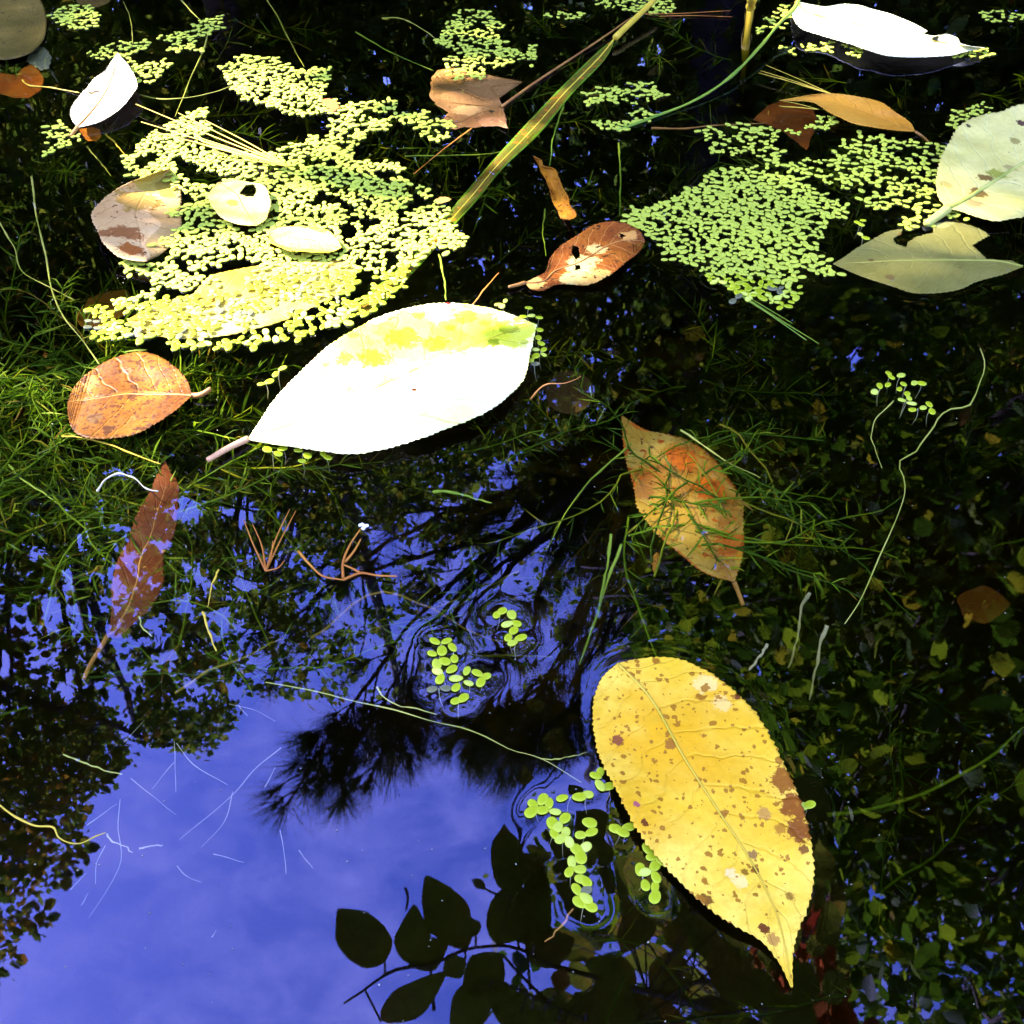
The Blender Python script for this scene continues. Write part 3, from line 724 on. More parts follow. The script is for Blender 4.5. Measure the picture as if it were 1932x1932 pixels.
strand('upright yellow-brown reed stem going down into dark water at the top', Q_(2,0,(395,-30),(385,60),(365,200),(350,360),(335,520)), (.02,.0,-.01,-.03,-.06), .0052, 'needle_dry', 'reed', 'reed', k=8, wob=.0002)
strand('bent brown stick lying in front of the dark red leaf', Q_(1,0,(1750,725),(1932,728)) + Q_(2,0,(150,712),(300,706),(480,695)), -.002, .0012, 'stem_brown', 'stick', 'stick')
strand('rusty pine needle slanting below the maple leaf', Q_(1,0,(740,725),(560,860),(410,985)), (.002,.001,-.002), .0007, 'needle_rust', 'pine_needle', 'needle', wob=.0001)
strand('pair of brown needles on the water beside the top edge duckweed', Q_(1,0,(1720,80),(1932,75)) + Q_(2,0,(270,60)), .001, .0006, 'needle_rust', 'pine_needle', 'needle', wob=.0001)
strand('lower brown needle along the top edge near the reed stem', Q_(1,0,(1800,92),(1932,88)) + Q_(2,0,(280,95)), .001, .0005, 'needle_rust', 'pine_needle', 'needle', wob=.0001)
strand('short pale brown twig beside the tip of the glaring leaf', Q_(1,0,(745,1725),(800,1650),(890,1545)), (.001,.003), .0006, 'needle_rust', 'twig', 'twig', wob=.0001)
strand('thin bent twig over the sunken round lily pad', Q_(1,1,(1070,330),(1160,245),(1270,235),(1355,200)), (-.001,.001,.003,.004), .0006, 'stem_brown', 'twig', 'twig', wob=.0002)
def bundle(label, root, tips, z, r0, m, bow=0.004):
    P0 = at(*root, z)
    e = empty('pine_needle_bundle', P0, label, 'needles')
    for k, tp in enumerate(tips):
        P1 = at(*tp, z + .0006 * (k % 3))
        mid_ = (P0 + P1) / 2 + np.array([random.uniform(-1, 1), random.uniform(-1, 1), .2]) * bow * .4
        b = MB(); b.tube(spline([P0, mid_, P1], 16) - P0, np.linspace(r0 * .62, r0 * .3, 16), 4)
        b.build('needle', M[m], e)
    return e
bundle('fan of yellow-green pine needles lying across the left duckweed mat', Q_(0,0,(1645,945))[0], Q_(0,0,(770,590),(800,690),(870,745),(1100,770),(1010,640),(1140,800),(1160,680),(930,760),(1250,900)), .004, .0008, 'needle_dry')
bundle('spray of yellow needles ending at the tan leaf below the long white leaf', Q_(2,0,(850,535))[0], Q_(2,0,(470,368),(430,412),(440,400),(545,440)), .0035, .0006, 'needle_dry')
bundle('few pale needles poking out under the left tip of the tan leaf', Q_(2,0,(770,620))[0], Q_(2,0,(548,568),(545,600),(560,604)), .002, .0005, 'needle_dry')
bundle('green needles trailing below the right duckweed mat', Q_(2,0,(130,1540))[0], Q_(2,0,(770,1945),(740,1925),(700,1925),(620,1830)), -.001, .0009, 'stem_green')
bundle('upright tuft of rusty needles in the water left of centre', Q_(0,1,(1505,1300))[0], Q_(0,1,(1380,1010),(1430,1035),(1640,950),(1675,958),(1545,1130),(1610,1240)), .001, .0007, 'needle_rust')
e = empty('twig', at(*Q_(1,1,(10,1350))[0], 0), 'orange twig with forked thin branches floating left of centre', 'twig')
b0 = at(*Q_(1,1,(10,1350))[0], 0)
for pts in (Q_(0,1,(1690,1190),(1760,1270),(1830,1330),(1942,1350)), Q_(1,1,(10,1350),(110,1312),(200,1325),(315,1330)), Q_(1,1,(10,1340),(10,1250),(50,1150),(110,1060)), Q_(1,1,(110,1312),(60,1285),(15,1265)), Q_(1,1,(20,1250),(70,1190),(110,1120))):
    b = MB(); P = ground_path(pts, (.0, .002), 16) - b0
    b.tube(P, np.linspace(.0006, .0003, 16), 6); b.build('branch', M['needle_rust'], e)

S = [  # (label, tile col, row, points, depths, radius, material)
 ('long pale wavy stem descending along the left edge through the dark water', 0,0,[(180,1000),(210,1250),(260,1450),(300,1660),(370,1810),(470,1930),(560,2060)],(-.004,-.002),.0009,'stem_pale'),
 ('pale stem bending from the left edge below the lily pad side', 0,0,[(0,1260),(80,1400),(130,1540),(250,1610),(420,1700)],(-.004,-.008),.0008,'stem_pale'),
 ('pale dashed stem hanging from the small top left duckweed', 0,0,[(1180,170),(1150,290),(1080,440),(1040,540),(990,660)],(-.001,-.01),.0011,'stem_pale'),
 ('pale stem entering from the top edge left of the mats', 0,0,[(1000,-30),(1060,40),(1140,125)],(-.003,-.003),.0010,'stem_pale'),
 ('faint upright stem above the white curled leaf', 0,0,[(700,10),(735,100),(752,250)],(-.008,-.004),.0009,'stem_pale'),
 ('pale stem slanting down at top centre left', 0,0,[(1500,-20),(1570,90),(1640,230),(1720,380)],(-.008,-.012),.0010,'stem_pale'),
 ('yellowish stalk running from the orange leaf to the white curled leaf', 0,0,[(130,455),(160,480),(300,498),(450,525)],(-.003,.001),.0010,'needle_dry'),
 ('thin curved stem right of the white curled leaf', 0,0,[(790,535),(900,560),(1080,550),(1220,520),(1330,480)],(-.004,-.002),.0008,'stem_pale'),
 ('faint slanted stem below the white curled leaf', 0,0,[(490,830),(560,910),(630,1000)],(-.01,-.02),.0009,'stem_pale'),
 ('brown yellow stem left of the tan mat leaf', 0,0,[(600,760),(660,820),(720,890)],(-.006,-.012),.0009,'needle_dry'),
 ('pale curved stem at top centre above the maple leaf', 1,0,[(230,105),(300,100),(400,130),(480,180),(560,240)],(-.004,-.003),.0009,'stem_pale'),
 ('long faint stem crossing the upper dark water left of the reed', 1,0,[(80,180),(250,280),(400,350),(520,400)],(-.006,-.006),.0009,'stem_green'),
 ('faint horizontal stem under the reed blade', 1,0,[(360,885),(600,880),(800,875),(960,850)],(-.01,-.01),.0008,'stem_green'),
 ('upright green stem below the reed blade tip', 1,0,[(550,1440),(575,1540),(595,1700)],(-.003,-.001),.0010,'stem_green'),
 ('double upright green stem left of the right duckweed mat', 1,0,[(1570,810),(1580,1000),(1575,1220)],(-.004,-.01),.0011,'stem_green'),
 ('thin stem dropping from the reed blade toward the orange leaf', 1,0,[(1260,590),(1220,700),(1190,850),(1178,940)],(-.001,-.008),.0010,'stem_green'),
 ('faint stem under the orange leaf', 1,0,[(1155,1180),(1140,1300),(1160,1450)],(-.01,-.02),.0008,'stem_green'),
 ('long winding pale stem hanging from the small right duckweed clump', 2,1,[(1690,40),(1710,110),(1680,240),(1650,330),(1610,375),(1540,378),(1455,420),(1420,480),(1350,570),(1300,640),(1240,660),(1225,700),(1255,780),(1260,850),(1230,960),(1180,1080),(1110,1230),(1060,1350),(1000,1480),(920,1600)],(-.001,-.001),.00062,'stem_pale'),
 ('short bent pale stem left of the long winding one', 2,1,[(1195,335),(1080,470),(1070,520),(1090,620),(1130,720)],(-.001,-.004),.00055,'stem_pale'),
 ('curved whitish stem in front of the red-brown leaf', 0,1,[(550,850),(590,790),(660,750),(740,765),(830,835),(900,850)],(.001,.001),.0008,'stem_grey'),
 ('pale hooked stem right of the red-brown leaf foot', 0,1,[(790,1560),(800,1610),(830,1645),(865,1665)],(-.001,-.001),.0006,'stem_pale'),
 ('yellow floating straw above the sky reflection', 0,1,[(1145,1530),(1180,1640),(1225,1755)],(0,0),.0007,'needle_dry'),
 ('broken yellow straw above the floating one', 0,1,[(1240,1290),(1195,1400),(1180,1500)],(0,0),.0006,'needle_dry'),
 ('long green stem from the ochre leaf side to the red-brown leaf tip', 0,1,[(350,540),(480,550),(600,580),(760,640),(910,695)],(-.001,-.001),.0007,'needle_dry'),
 ('long green stem crossing the lit weed at the left', 0,1,[(40,690),(120,780),(260,870),(380,960)],(-.004,-.006),.0007,'stem_green'),
 ('bright yellow wavy stem at the lower left edge', 0,2,[(-10,685),(100,760),(210,810),(300,815),(340,880),(410,910),(470,905),(540,875),(600,850)],(0,0),.00055,'needle_dry'),
 ('white wavy stem continuing from the yellow one over the sky', 0,2,[(605,855),(640,905),(700,925),(750,955)],(-.001,-.001),.0004,'stem_grey'),
 ('short white arching stem over the sky reflection', 0,2,[(785,945),(840,925),(920,922)],(-.001,-.001),.0004,'stem_grey'),
 ('thin green stem curving across the upper sky reflection', 0,2,[(360,400),(480,455),(560,485),(690,520)],(-.001,-.001),.0005,'stem_pale'),
 ('long thin yellow-green stem crossing below the pine reflection', 0,2,[(1500,0),(1700,30),(1932,90),(2230,155),(2490,225),(2670,270),(2780,310),(2900,380),(3060,430),(3290,565)],(-.001,-.001),.00045,'stem_pale'),
 ('second thin stem beside the long one under the pine reflection', 1,2,[(200,20),(240,80),(280,110),(400,140),(540,180)],(-.001,-.001),.0005,'stem_pale'),
 ('short branch of the long thin stem touching the yellow leaf', 1,2,[(1130,430),(1230,435),(1310,415),(1390,395)],(-.001,-.001),.0004,'stem_pale'),
 ('grey curved stalk beneath the lower right duckweed', 1,2,[(1310,1275),(1270,1350),(1210,1420),(1150,1465)],(-.001,-.004),.0006,'stem_brown'),
 ('dim blue-green stem arching through the lower right reflection', 2,2,[(820,750),(1100,710),(1300,650),(1500,560),(1700,450),(1930,250)],(-.05,-.04),.0012,'stem_green'),
 ('pinkish strand standing for a mirrored lit twig below the speckled leaf', 2,1,[(720,1420),(670,1500),(655,1640),(600,1850)],(-.012,-.03),.0011,'stem_grey'),  # this and the next two: submerged strands in place of lit twig reflections
 ('short pinkish strand standing for a mirrored lit twig above the yellow leaf', 2,1,[(480,1715),(430,1790),(375,1865)],(-.012,-.016),.0011,'stem_grey'),
 ('pinkish strand standing for a mirrored lit twig right of the yellow leaf top', 2,1,[(815,1610),(780,1720),(750,1860),(720,2030)],(-.012,-.03),.0011,'stem_grey'),
 ('green stem rising from the speckled leaf to the right mat', 2,1,[(-10,500),(100,580),(250,680),(440,775)],(-.002,-.006),.0007,'stem_pale'),
 ('thin long stem passing the speckled leaf on its left', 1,1,[(1640,580),(1400,800),(1250,1010),(1160,1180)],(-.004,-.02),.0008,'stem_green'),
 ('broad green blade in the dark centre water', 1,1,[(520,850),(620,855),(760,890),(850,915)],(-.002,-.003),.0011,'stem_green'),
 ('tall green blade left of the speckled leaf foot', 1,1,[(1525,1090),(1510,1250),(1470,1450),(1450,1560)],(-.002,-.012),.0010,'stem_green'),
 ('leaning green blade crossing the tall one', 1,1,[(1585,1150),(1520,1320),(1460,1500),(1340,1830)],(-.002,-.016),.0011,'stem_green'),
]
for (lb, c, r_, pts, z, rd, m) in S:
    strand(lb, Q_(c, r_, *pts), z, rd, m)
for k, (pts, dz) in enumerate([([(1000,340),(1080,450),(1290,580)],-.006), ([(990,330),(995,620)],-.006), ([(1590,370),(1430,500),(1350,600),(1200,740),(1010,890)],-.004), ([(1320,620),(1260,800),(1140,930)],-.012),
        ([(680,660),(670,800),(680,1030),(620,1150),(500,1330)],-.008), ([(600,920),(550,1010),(540,1140)],-.01), ([(1590,830),(1620,1080)],-.006), ([(490,810),(660,685)],-.005), ([(1210,970),(1380,1015)],-.01), ([(1500,590),(1560,480)],-.006),
        ([(740,540),(860,640),(1000,750)],-.015), ([(1350,130),(1400,190)],-.005), ([(1300,120),(1450,160),(1560,220)],-.014), ([(460,1260),(500,1190)],-.008), ([(400,1170),(490,1075)],-.008), ([(985,450),(860,600)],-.014), ([(1690,950),(1770,1050)],-.01), ([(1000,1040),(1060,1100),(1140,1130)],-.014), ([(700,340),(820,210)],-.012), ([(1200,1440),(1225,1400)],-.004)]):
    strand('fine whitish strand faintly seen under the sky reflection', Q_(0, 2, *pts), dz, .00020, 'stem_grey', 'water_strand', 'strand', 'fine whitish strands under the sky reflection', n=16, wob=.0001)

# a few tiny bubbles
bub = [(at(*Q_(1,1,(120 + dx, 1045 + dy))[0], .0006), rr) for dx, dy, rr in ((-14,-4,.0007),(-2,-10,.0006),(10,2,.0010),(26,-2,.0007),(4,14,.0008))]
b = MB()
for c, rr in bub:
    th = np.linspace(0, math.pi, 7); P = np.stack([np.zeros(7), np.zeros(7), np.cos(th) * rr], 1) + c
    b.tube(P, np.maximum(np.sin(th) * rr, 1e-5), 10)
tag(b.build('foam', simple_mat('white_foam', (.7,.68,.72), (.8,.8,.82), 300, .3)), 'cluster of tiny white foam bubbles left of centre', 'foam')

b = MB()
for k in range(230):
    p = at(random.uniform(-20, 1950), random.uniform(60, 1940), .0003)
    r_ = random.uniform(.00012, .00034); n_ = 5
    a_ = np.sort(rng.uniform(0, 6.283, n_))
    top = np.stack([p[0] + np.cos(a_) * r_, p[1] + np.sin(a_) * r_ * random.uniform(.4, 1), np.full(n_, p[2])], 1)
    V_ = np.vstack([top, top - (0, 0, .0002), p + (0, 0, .0001)])
    b.add(V_, [(j, (j + 1) % n_, n_ + (j + 1) % n_, n_ + j) for j in range(n_)], [(j, (j + 1) % n_, 2 * n_) for j in range(n_)])
tag(b.build('floating_dust', simple_mat('pale_dust', (.20, .18, .12), (.36, .33, .24), 200)), 'pale specks of dust and pollen on the water', 'dust', kind='stuff')

# ------------------------------------------------------------------ duckweed
def frond_geo(L, Wd, ang, cx=0, cy=0, k=14, dome=.00012, z0=0.0004):
    th = np.arange(k) * 2 * math.pi / k
    ex = np.cos(th) * L / 2; ey = np.sin(th) * Wd / 2 * (1 + .12 * np.cos(th))
    rings = []
    for f, dz in ((1.0, -.0004), (1.0, .0), (.82, dome * .75), (.45, dome)):
        rings.append(np.stack([ex * f, ey * f, np.full(k, z0 + dz)], 1))
    V = np.vstack(rings + [np.array([[0, 0, z0 + dome * 1.05]])])
    c, s = math.cos(ang), math.sin(ang)
    V = V @ np.array([[c, s, 0], [-s, c, 0], [0, 0, 1]]) + np.array([cx, cy, 0])
    q = [(r_ * k + j, r_ * k + (j + 1) % k, (r_ + 1) * k + (j + 1) % k, (r_ + 1) * k + j) for r_ in range(3) for j in range(k)]
    t = [(3 * k + j, 3 * k + (j + 1) % k, 4 * k) for j in range(k)]
    return V, q, t
def rim(k): return np.r_[np.ones(2 * k), np.full(k, .45), np.zeros(k + 1)]
# plants of the mats: variants of two to four fronds
VAR = []
for i in range(14):
    nf = [2, 3, 3, 4, 2, 3, 3, 2, 3, 4, 3, 2, 1, 3][i]
    b = MB(); discs = []
    a0 = random.uniform(0, 6.28)
    for k in range(nf):
        L = random.uniform(.0035, .0046) * (1 if k < 2 else .75); Wd = L * random.uniform(.56, .70)
        a = a0 + k * (2.2 if nf > 2 else 2.8) + random.uniform(-.35, .35)
        if nf == 1: cx = cy = 0
        else: cx, cy = math.cos(a) * L * .55, math.sin(a) * L * .55
        b.add(*frond_geo(L, Wd, a, cx, cy, z0=.0004 + .00012 * k), rim(14)); discs.append((cx, cy, (L + Wd) / 4))
    VAR.append((b.mesh('duckweed_plant'), discs, b))
for me_, _, _ in VAR: me_.materials.append(M['duck'])
VARD = []
for i in (1, 4, 7, 12):
    m2 = VAR[i][0].copy(); m2.materials.clear(); m2.materials.append(M['duck_dead']); VARD.append((m2, VAR[i][1], VAR[i][2]))

MATS = [  # (name of the mat for labels, polygon, spacing mm, fill)
 ('dense right mat', [(1203,400)] + Q_(2,0,(0,1100),(100,1050),(190,960),(330,960),(560,980),(640,1020),(800,1100),(940,1180),(930,1210),(820,1240),(790,1320),(770,1390),(760,1440),(890,1540),(820,1570),(650,1530),(690,1690),(540,1750),(480,1680),(300,1700),(240,1620),(60,1520),(0,1480)) + Q_(1,0,(1850,1480),(1760,1350),(1690,1300),(1610,1270),(1650,1170)), 4.6, 1.0),
 ('loose upper right mat', Q_(2,0,(870,820),(1000,760),(1160,780),(1310,800),(1480,820),(1480,880),(1450,950),(1520,950),(1420,1060),(1440,1140),(1510,1180),(1650,1240),(1640,1270),(1540,1220),(1350,1290),(1250,1280),(1300,1190),(1200,1170),(1050,1190),(1010,1150),(1050,1100),(1180,1060),(1100,1040),(1000,1090),(850,1050),(640,1000),(560,920),(850,890)), 5.6, .9),
 ('small mat by the brown stick', Q_(2,0,(80,760),(130,710),(340,700),(660,740),(640,770),(540,770),(550,850),(600,940),(400,960),(390,870),(240,870),(150,870),(160,800)), 6.2, .8),
 ('sparse patch below the tan leaf', Q_(2,0,(800,650),(870,660),(830,740),(700,720)), 6, 1),
 ('patch above the pale green leaf', Q_(2,0,(1520,640),(1700,580),(1770,625),(1600,735),(1520,720)), 6, 1),
 ('patch at the top right corner', Q_(2,0,(1700,70),(1760,50),(1932,90),(1920,130),(1700,120)), 7, 1),
 ('patch along the grass blade', Q_(2,0,(400,195),(480,95),(590,30),(640,120),(560,165),(470,170)), 7, .8),
 ('patch under the long white leaf', Q_(2,0,(660,250),(800,235),(1000,260),(1010,320),(860,300),(700,280)), 6.6, .9),
 ('patch off the left end of the long white leaf', Q_(2,0,(550,262),(580,258),(660,300),(620,318)), 6, 1),
 ('patch off the right end of the long white leaf', Q_(2,0,(1540,290),(1740,280),(1750,320),(1540,325)), 6.5, 1),
 ('mat above the maple leaf', Q_(1,0,(650,60),(840,60),(850,110),(940,150),(900,230),(950,280),(1080,260),(1105,380),(960,350),(830,400),(780,470),(640,450),(590,380),(620,330),(680,290),(600,270),(520,230),(600,130)), 5.6, .9),
 ('ring-shaped mat right of the reed blade', Q_(1,0,(1340,550),(1440,500),(1700,470),(1840,480),(1840,540),(1720,570),(1760,600),(1790,660),(1700,700),(1580,740),(1420,710),(1450,690),(1640,690),(1640,620),(1500,570),(1400,590)), 6, .85),
 ('small row at the top edge', Q_(1,0,(1130,92),(1250,66),(1370,80),(1360,110),(1140,104)), 7, 1),
 ('mat at the top edge over the reed stalk', Q_(1,0,(1390,-20),(1880,-20),(1870,75),(1730,80),(1500,45)), 6.2, 1),
 ('round patch at the top left', Q_(0,0,(290,80),(380,30),(500,35),(560,90),(540,155),(410,165),(330,125)), 5.8, 1),
 ('patch at the top left centre', Q_(0,0,(890,210),(1000,178),(1060,190),(1150,105),(1270,80),(1260,160),(1160,195),(1100,220),(1140,292),(960,285),(990,240)), 6, 1),
 ('patch at the tip of the white curled leaf', Q_(0,0,(490,300),(660,235),(820,238),(810,285),(760,325),(740,355),(690,310),(600,340),(550,345)), 6.2, .9),
 ('patch right of the white curled leaf', Q_(0,0,(740,385),(800,345),(940,335),(990,385),(920,425),(860,475),(780,475),(720,420)), 5.6, .95),
 ('patch at the stalk of the white curled leaf', Q_(0,0,(260,725),(330,685),(390,720),(460,790),(350,835),(260,870)), 5.4, .9),
 ('upper sunlit mat left of centre', Q_(0,0,(1250,385),(1370,315),(1550,325),(1640,390),(1870,385),(1850,460),(1830,540),(1840,640),(1640,655),(1560,600),(1400,565),(1310,465)), 4.9, 1),
 ('chain between the two left mats', [(644-20,190)] + Q_(1,0,(0,590),(100,595),(290,550),(315,610),(240,640),(440,635),(520,640),(660,720),(640,775),(550,800),(450,765),(440,700),(300,690),(240,750),(120,725),(100,830),(40,870),(-70,860)), 5.4, .9),
 ('broad left mat', [(237,300),(300,240),(385,205),(395,235),(370,280),(430,292),(520,285),(590,258),(640,285),(690,300),(745,310),(790,350),(845,395),(850,425),(880,460),(840,480),(800,497),(770,500),(760,540),(735,560),(700,590),(650,610),(560,640),(480,652),(350,657),(250,638),(170,642),(165,590),(230,565),(290,545),(300,520),(240,522),(235,490),(290,480),(300,440),(325,380),(320,340),(250,330)], 4.5, .95),
]
plants = []
for mi, (nm, poly, sp, fill) in enumerate(MATS):
    W2 = np.array([at(x, y, 0)[:2] for x, y in poly])
    lo, hi = W2.min(0), W2.max(0)
    sp = sp / 1000 * .96
    got = []
    area_try = int(14 * (hi - lo).prod() / sp ** 2) + 60
    cand = rng.uniform(lo, hi, (area_try, 2))
    ins = inpoly(cand[:, 0], cand[:, 1], [tuple(p) for p in W2])
    for c in cand[ins]:
        if fill < 1:
            g = mnoise.noise(Vector((c[0] * 60, c[1] * 60, mi)))
            if g < -.28 * (2 - fill * 1.2): continue
        if nm == 'broad left mat':
            px = proj(np.array([c[0], c[1], 0]))[0]
            g = mnoise.noise(Vector((c[0] * 38, c[1] * 38, 3)))
            if 400 < px[0] < 505 and 345 < px[1] < 415: continue
            if 512 < px[0] < 630 and 432 < px[1] < 470: continue
            if px[0] < 268 and 330 < px[1] < 475: continue
            if 370 < px[0] < 640 and 505 < px[1] < 545 and random.random() < .75: continue
            if g < -.33: continue
        if all((c[0] - q[0]) ** 2 + (c[1] - q[1]) ** 2 > (sp * q[2]) ** 2 for q in got):
            got.append((c[0], c[1], random.uniform(.85, 1.15)))
    for g in got: plants.append((g[0], g[1], mi))
# nearest are single objects, the far rest is one mass
dist = [math.hypot(p[0], p[1]) for p in plants]
order = np.argsort(dist)
CLUMPS = [
 ('clump under the pine reflection', Q_(1,1,(530,1700),(595,1700),(515,1770),(570,1755),(630,1735),(585,1815),(540,1830),(640,1800),(545,1870),(625,1860),(560,1915),(650,1910),(710,1870),(770,1880),(820,1900)) + Q_(1,2,(515,40),(590,35),(650,30),(720,5),(790,0),(650,105),(690,90))),
 ('short chain above the yellow leaf, at its left', Q_(1,1,(880,1550),(910,1530),(965,1550),(940,1605),(990,1600),(975,1640),(945,1680),(1015,1680),(970,1710))),
 ('long clump left of the yellow leaf', Q_(1,2,(1085,690),(1140,665),(1175,685),(1075,735),(1140,725),(1250,655),(1210,735),(1345,650),(1395,635),(1265,770),(1195,800),(1225,820),(1205,860),(1270,850),(1245,885),(1290,905),(1355,865),(1405,795),(1415,850),(1380,935),(1335,950),(1355,990),(1305,1020),(1290,1075),(1350,1060),(1360,1115),(1385,1130),(1335,1175),(1385,1180),(1350,1245),(1385,1225),(1410,1270))),
 ('pair touching the left edge of the yellow leaf', Q_(1,2,(1555,830),(1625,820),(1590,850))),
 ('pair at the upper left edge of the yellow leaf', Q_(1,2,(1465,510),(1440,530),(1465,585),(1510,590))),
 ('small chain beside the lower left edge of the yellow leaf', Q_(1,2,(1735,945),(1760,990),(1815,1015),(1775,1040),(1690,1060),(1720,1075),(1780,1105),(1720,1150),(1775,1160),(1775,1215))),
 ('loose clump at the head of the long winding stem', Q_(2,1,(1180,205),(1165,185),(1235,195),(1250,245),(1310,240),(1350,240),(1115,255),(1160,250),(1085,290),(1225,275),(1270,300),(1240,335),(1280,325),(1295,355),(1300,390),(1360,380),(1395,360),(1410,400))),
 ('row along the right tip of the glaring leaf', Q_(1,0,(1060,1745),(1030,1795),(1075,1790),(1120,1800),(1085,1840),(1120,1870),(1115,1915)) + Q_(1,1,(1130,15),(1145,50),(1100,50),(1100,85),(1145,80),(1075,110),(1095,130))),
 ('lone plant above the tip of the glaring leaf', Q_(1,0,(910,1735),(890,1727),(928,1708))),
 ('row under the lower edge of the glaring leaf', Q_(0,1,(1515,615),(1600,610),(1575,640),(1690,620),(1740,650),(1710,680),(1830,640),(1855,660))),
 ('row at the upper left edge of the glaring leaf', Q_(0,1,(1600,155),(1560,190),(1525,230),(1480,245))),
 ('lone plant on the right rim of the yellow leaf', Q_(2,2,(680,702),(715,695))),
 ('lone pair between the right mat and the olive-grey leaf', Q_(2,0,(1005,1328),(1035,1350))),
 ('lone pair right of the dense right mat', Q_(2,0,(990,1262),(1020,1250),(1010,1275))),
]
n_clump = 0
FR = []
for a_ in (.60, .68, .74):
    V_, q_, t_ = frond_geo(1.0, a_, 0, k=18, dome=.035, z0=0.0)
    V_[:18, 2] = -.05; V_[18:36, 2] = 0
    me_ = fast_mesh('frond', V_, q_, t_); set_rim(me_, rim(18)); me_.materials.append(M['duck']); FR.append(me_)
FRD = FR[1].copy(); FRD.materials.clear(); FRD.materials.append(M['duck_dead'])
rb = MB(); rb.tube(spline([(0, 0, 0), (.0006, .0004, -.004), (-.0003, .001, -.010)], 8), np.linspace(.00016, .00008, 8), 4)
ROOT = rb.mesh('root'); ROOT.materials.append(M['duck_root'])
for nm, pts in CLUMPS:
    W3 = [at(x, y, 0) for x, y in pts]
    left = list(range(len(W3))); gi = []
    while left:
        a = left.pop(0); g = [a]
        near = sorted(left, key=lambda j: np.linalg.norm(W3[j] - W3[a]))
        for j in near[:random.choice([1, 2, 2])]:
            if np.linalg.norm(W3[j] - W3[a]) < .0062: g.append(j); left.remove(j)
        gi.append(g)
    for g in gi:
        c = np.mean([W3[j] for j in g], 0)
        e = empty('duckweed_plant', (c[0], c[1], .0004), 'duckweed plant of the ' + nm, 'duckweed', 'duckweed plants of the ' + nm)
        n_clump += 1
        for q, j in enumerate(g):
            d = W3[j] - c
            dead = random.random() < .05
            o = link('frond', FRD if dead else random.choice(FR), None, e)
            o.location = (d[0], d[1], .0001 * q)
            L = random.uniform(.0037, .0050)
            if nm.startswith('loose clump at'): L *= .95
            o.scale = (L, L, L)
            o.rotation_euler[2] = (math.atan2(d[1], d[0]) if len(g) > 1 else 0) + random.uniform(-.5, .5)
            FLOAT_PTS.append((W3[j][0], W3[j][1], L * .42))
        r_ = link('root', ROOT, None, e); r_.rotation_euler[2] = random.uniform(0, 6)
n_single = 296 - n_clump
rest = MB()
for rank, i in enumerate(order):
    x, y, mi = plants[i]
    dead = random.random() < .08
    me_, discs, bb = random.choice(VARD if dead else VAR)
    a = random.uniform(0, 6.28); s_ = random.uniform(.72, 1.34)
    ca, sa = math.cos(a) * s_, math.sin(a) * s_
    zz = .0034 if 12 < rank * 0 else 0.0
    if rank < n_single:
        o = link('duckweed_plant', me_)
        o.location = (x, y, zz); o.rotation_euler[2] = a; o.scale = (s_, s_, s_)
        nm = MATS[mi][0]
        tag(o, 'small duckweed plant floating in the ' + nm, 'duckweed', 'duckweed plants of the ' + nm)
    else:
        Rm = np.array([[ca, sa, 0], [-sa, ca, 0], [0, 0, 1]])
        for VV, QQ, TT in [(np.vstack(bb.V), np.vstack(bb.Qd), np.vstack(bb.Tr))]:
            rest.add(VV @ Rm + np.array([x, y, zz]), QQ, TT, np.concatenate(bb.A))
    for (dx, dy, rr) in discs:
        FLOAT_PTS.append((x + dx * ca - dy * sa, y + dx * sa + dy * ca, rr))
if rest.n:
    tag(rest.build('duckweed', M['duck']), 'farther duckweed plants of the mats, floating as green specks', 'duckweed', kind='stuff')

# ------------------------------------------------------------------ water weed under the surface
random.seed(21); rng = np.random.default_rng(22)
wb = MB()
OPEN = [(120,1290),(1130,1290),(1130,1932),(-100,1932),(-100,1700)]      # clear deep water without weed
def weed_stem(p, dirv, length, nl, leaf, width):
    n = max(int(length / .006), 4)
    a = math.atan2(dirv[1], dirv[0]); P = [np.array(p, float)]
    el = dirv[2]
    for k in range(n):
        a += random.gauss(0, .16); el += random.gauss(0, .06); el = max(-.5, min(.6, el))
        q = P[-1] + np.array([math.cos(a), math.sin(a), el]) * length / n
        if q[2] > -.003: q[2] = -.003; el = -abs(el) * .5
        if k > 0 and inpoly(*proj(q)[0, :2].reshape(2, 1), OPEN)[0]: break
        P.append(q)
    if len(P) < 3: return
    P = np.array(P)
    wb.tube(P, np.linspace(.0006, .0003, len(P)), 3, cap=False)
    for k in range(1, len(P)):
        tg = P[k] - P[k - 1]; tg /= np.linalg.norm(tg) + 1e-9
        for j in range(nl):
            r_ = rng.normal(size=3); r_ -= tg * (r_ @ tg); r_ /= np.linalg.norm(r_) + 1e-9
            dl = tg * random.uniform(.35, .9) + r_ * random.uniform(.6, 1.0)
            dl /= np.linalg.norm(dl)
            sd = np.cross(dl, rng.normal(size=3)); sd /= np.linalg.norm(sd) + 1e-9
            L = leaf * random.uniform(.6, 1.2)
            nrm = np.cross(sd, dl)
            b0 = P[k]; pm_ = b0 + dl * L * .5 + nrm * L * .06; pe = b0 + dl * L + nrm * L * random.uniform(-.1, .2)
            if pe[2] > -.0015: pe[2] = -.0015
            if pm_[2] > -.0015: pm_[2] = -.0015
            wv_ = sd * width * .62
            wb.add([b0 - wv_ * .6, b0 + wv_ * .6, pm_ + wv_, pm_ - wv_, pe], [(0, 1, 2, 3)], [(3, 2, 4)])
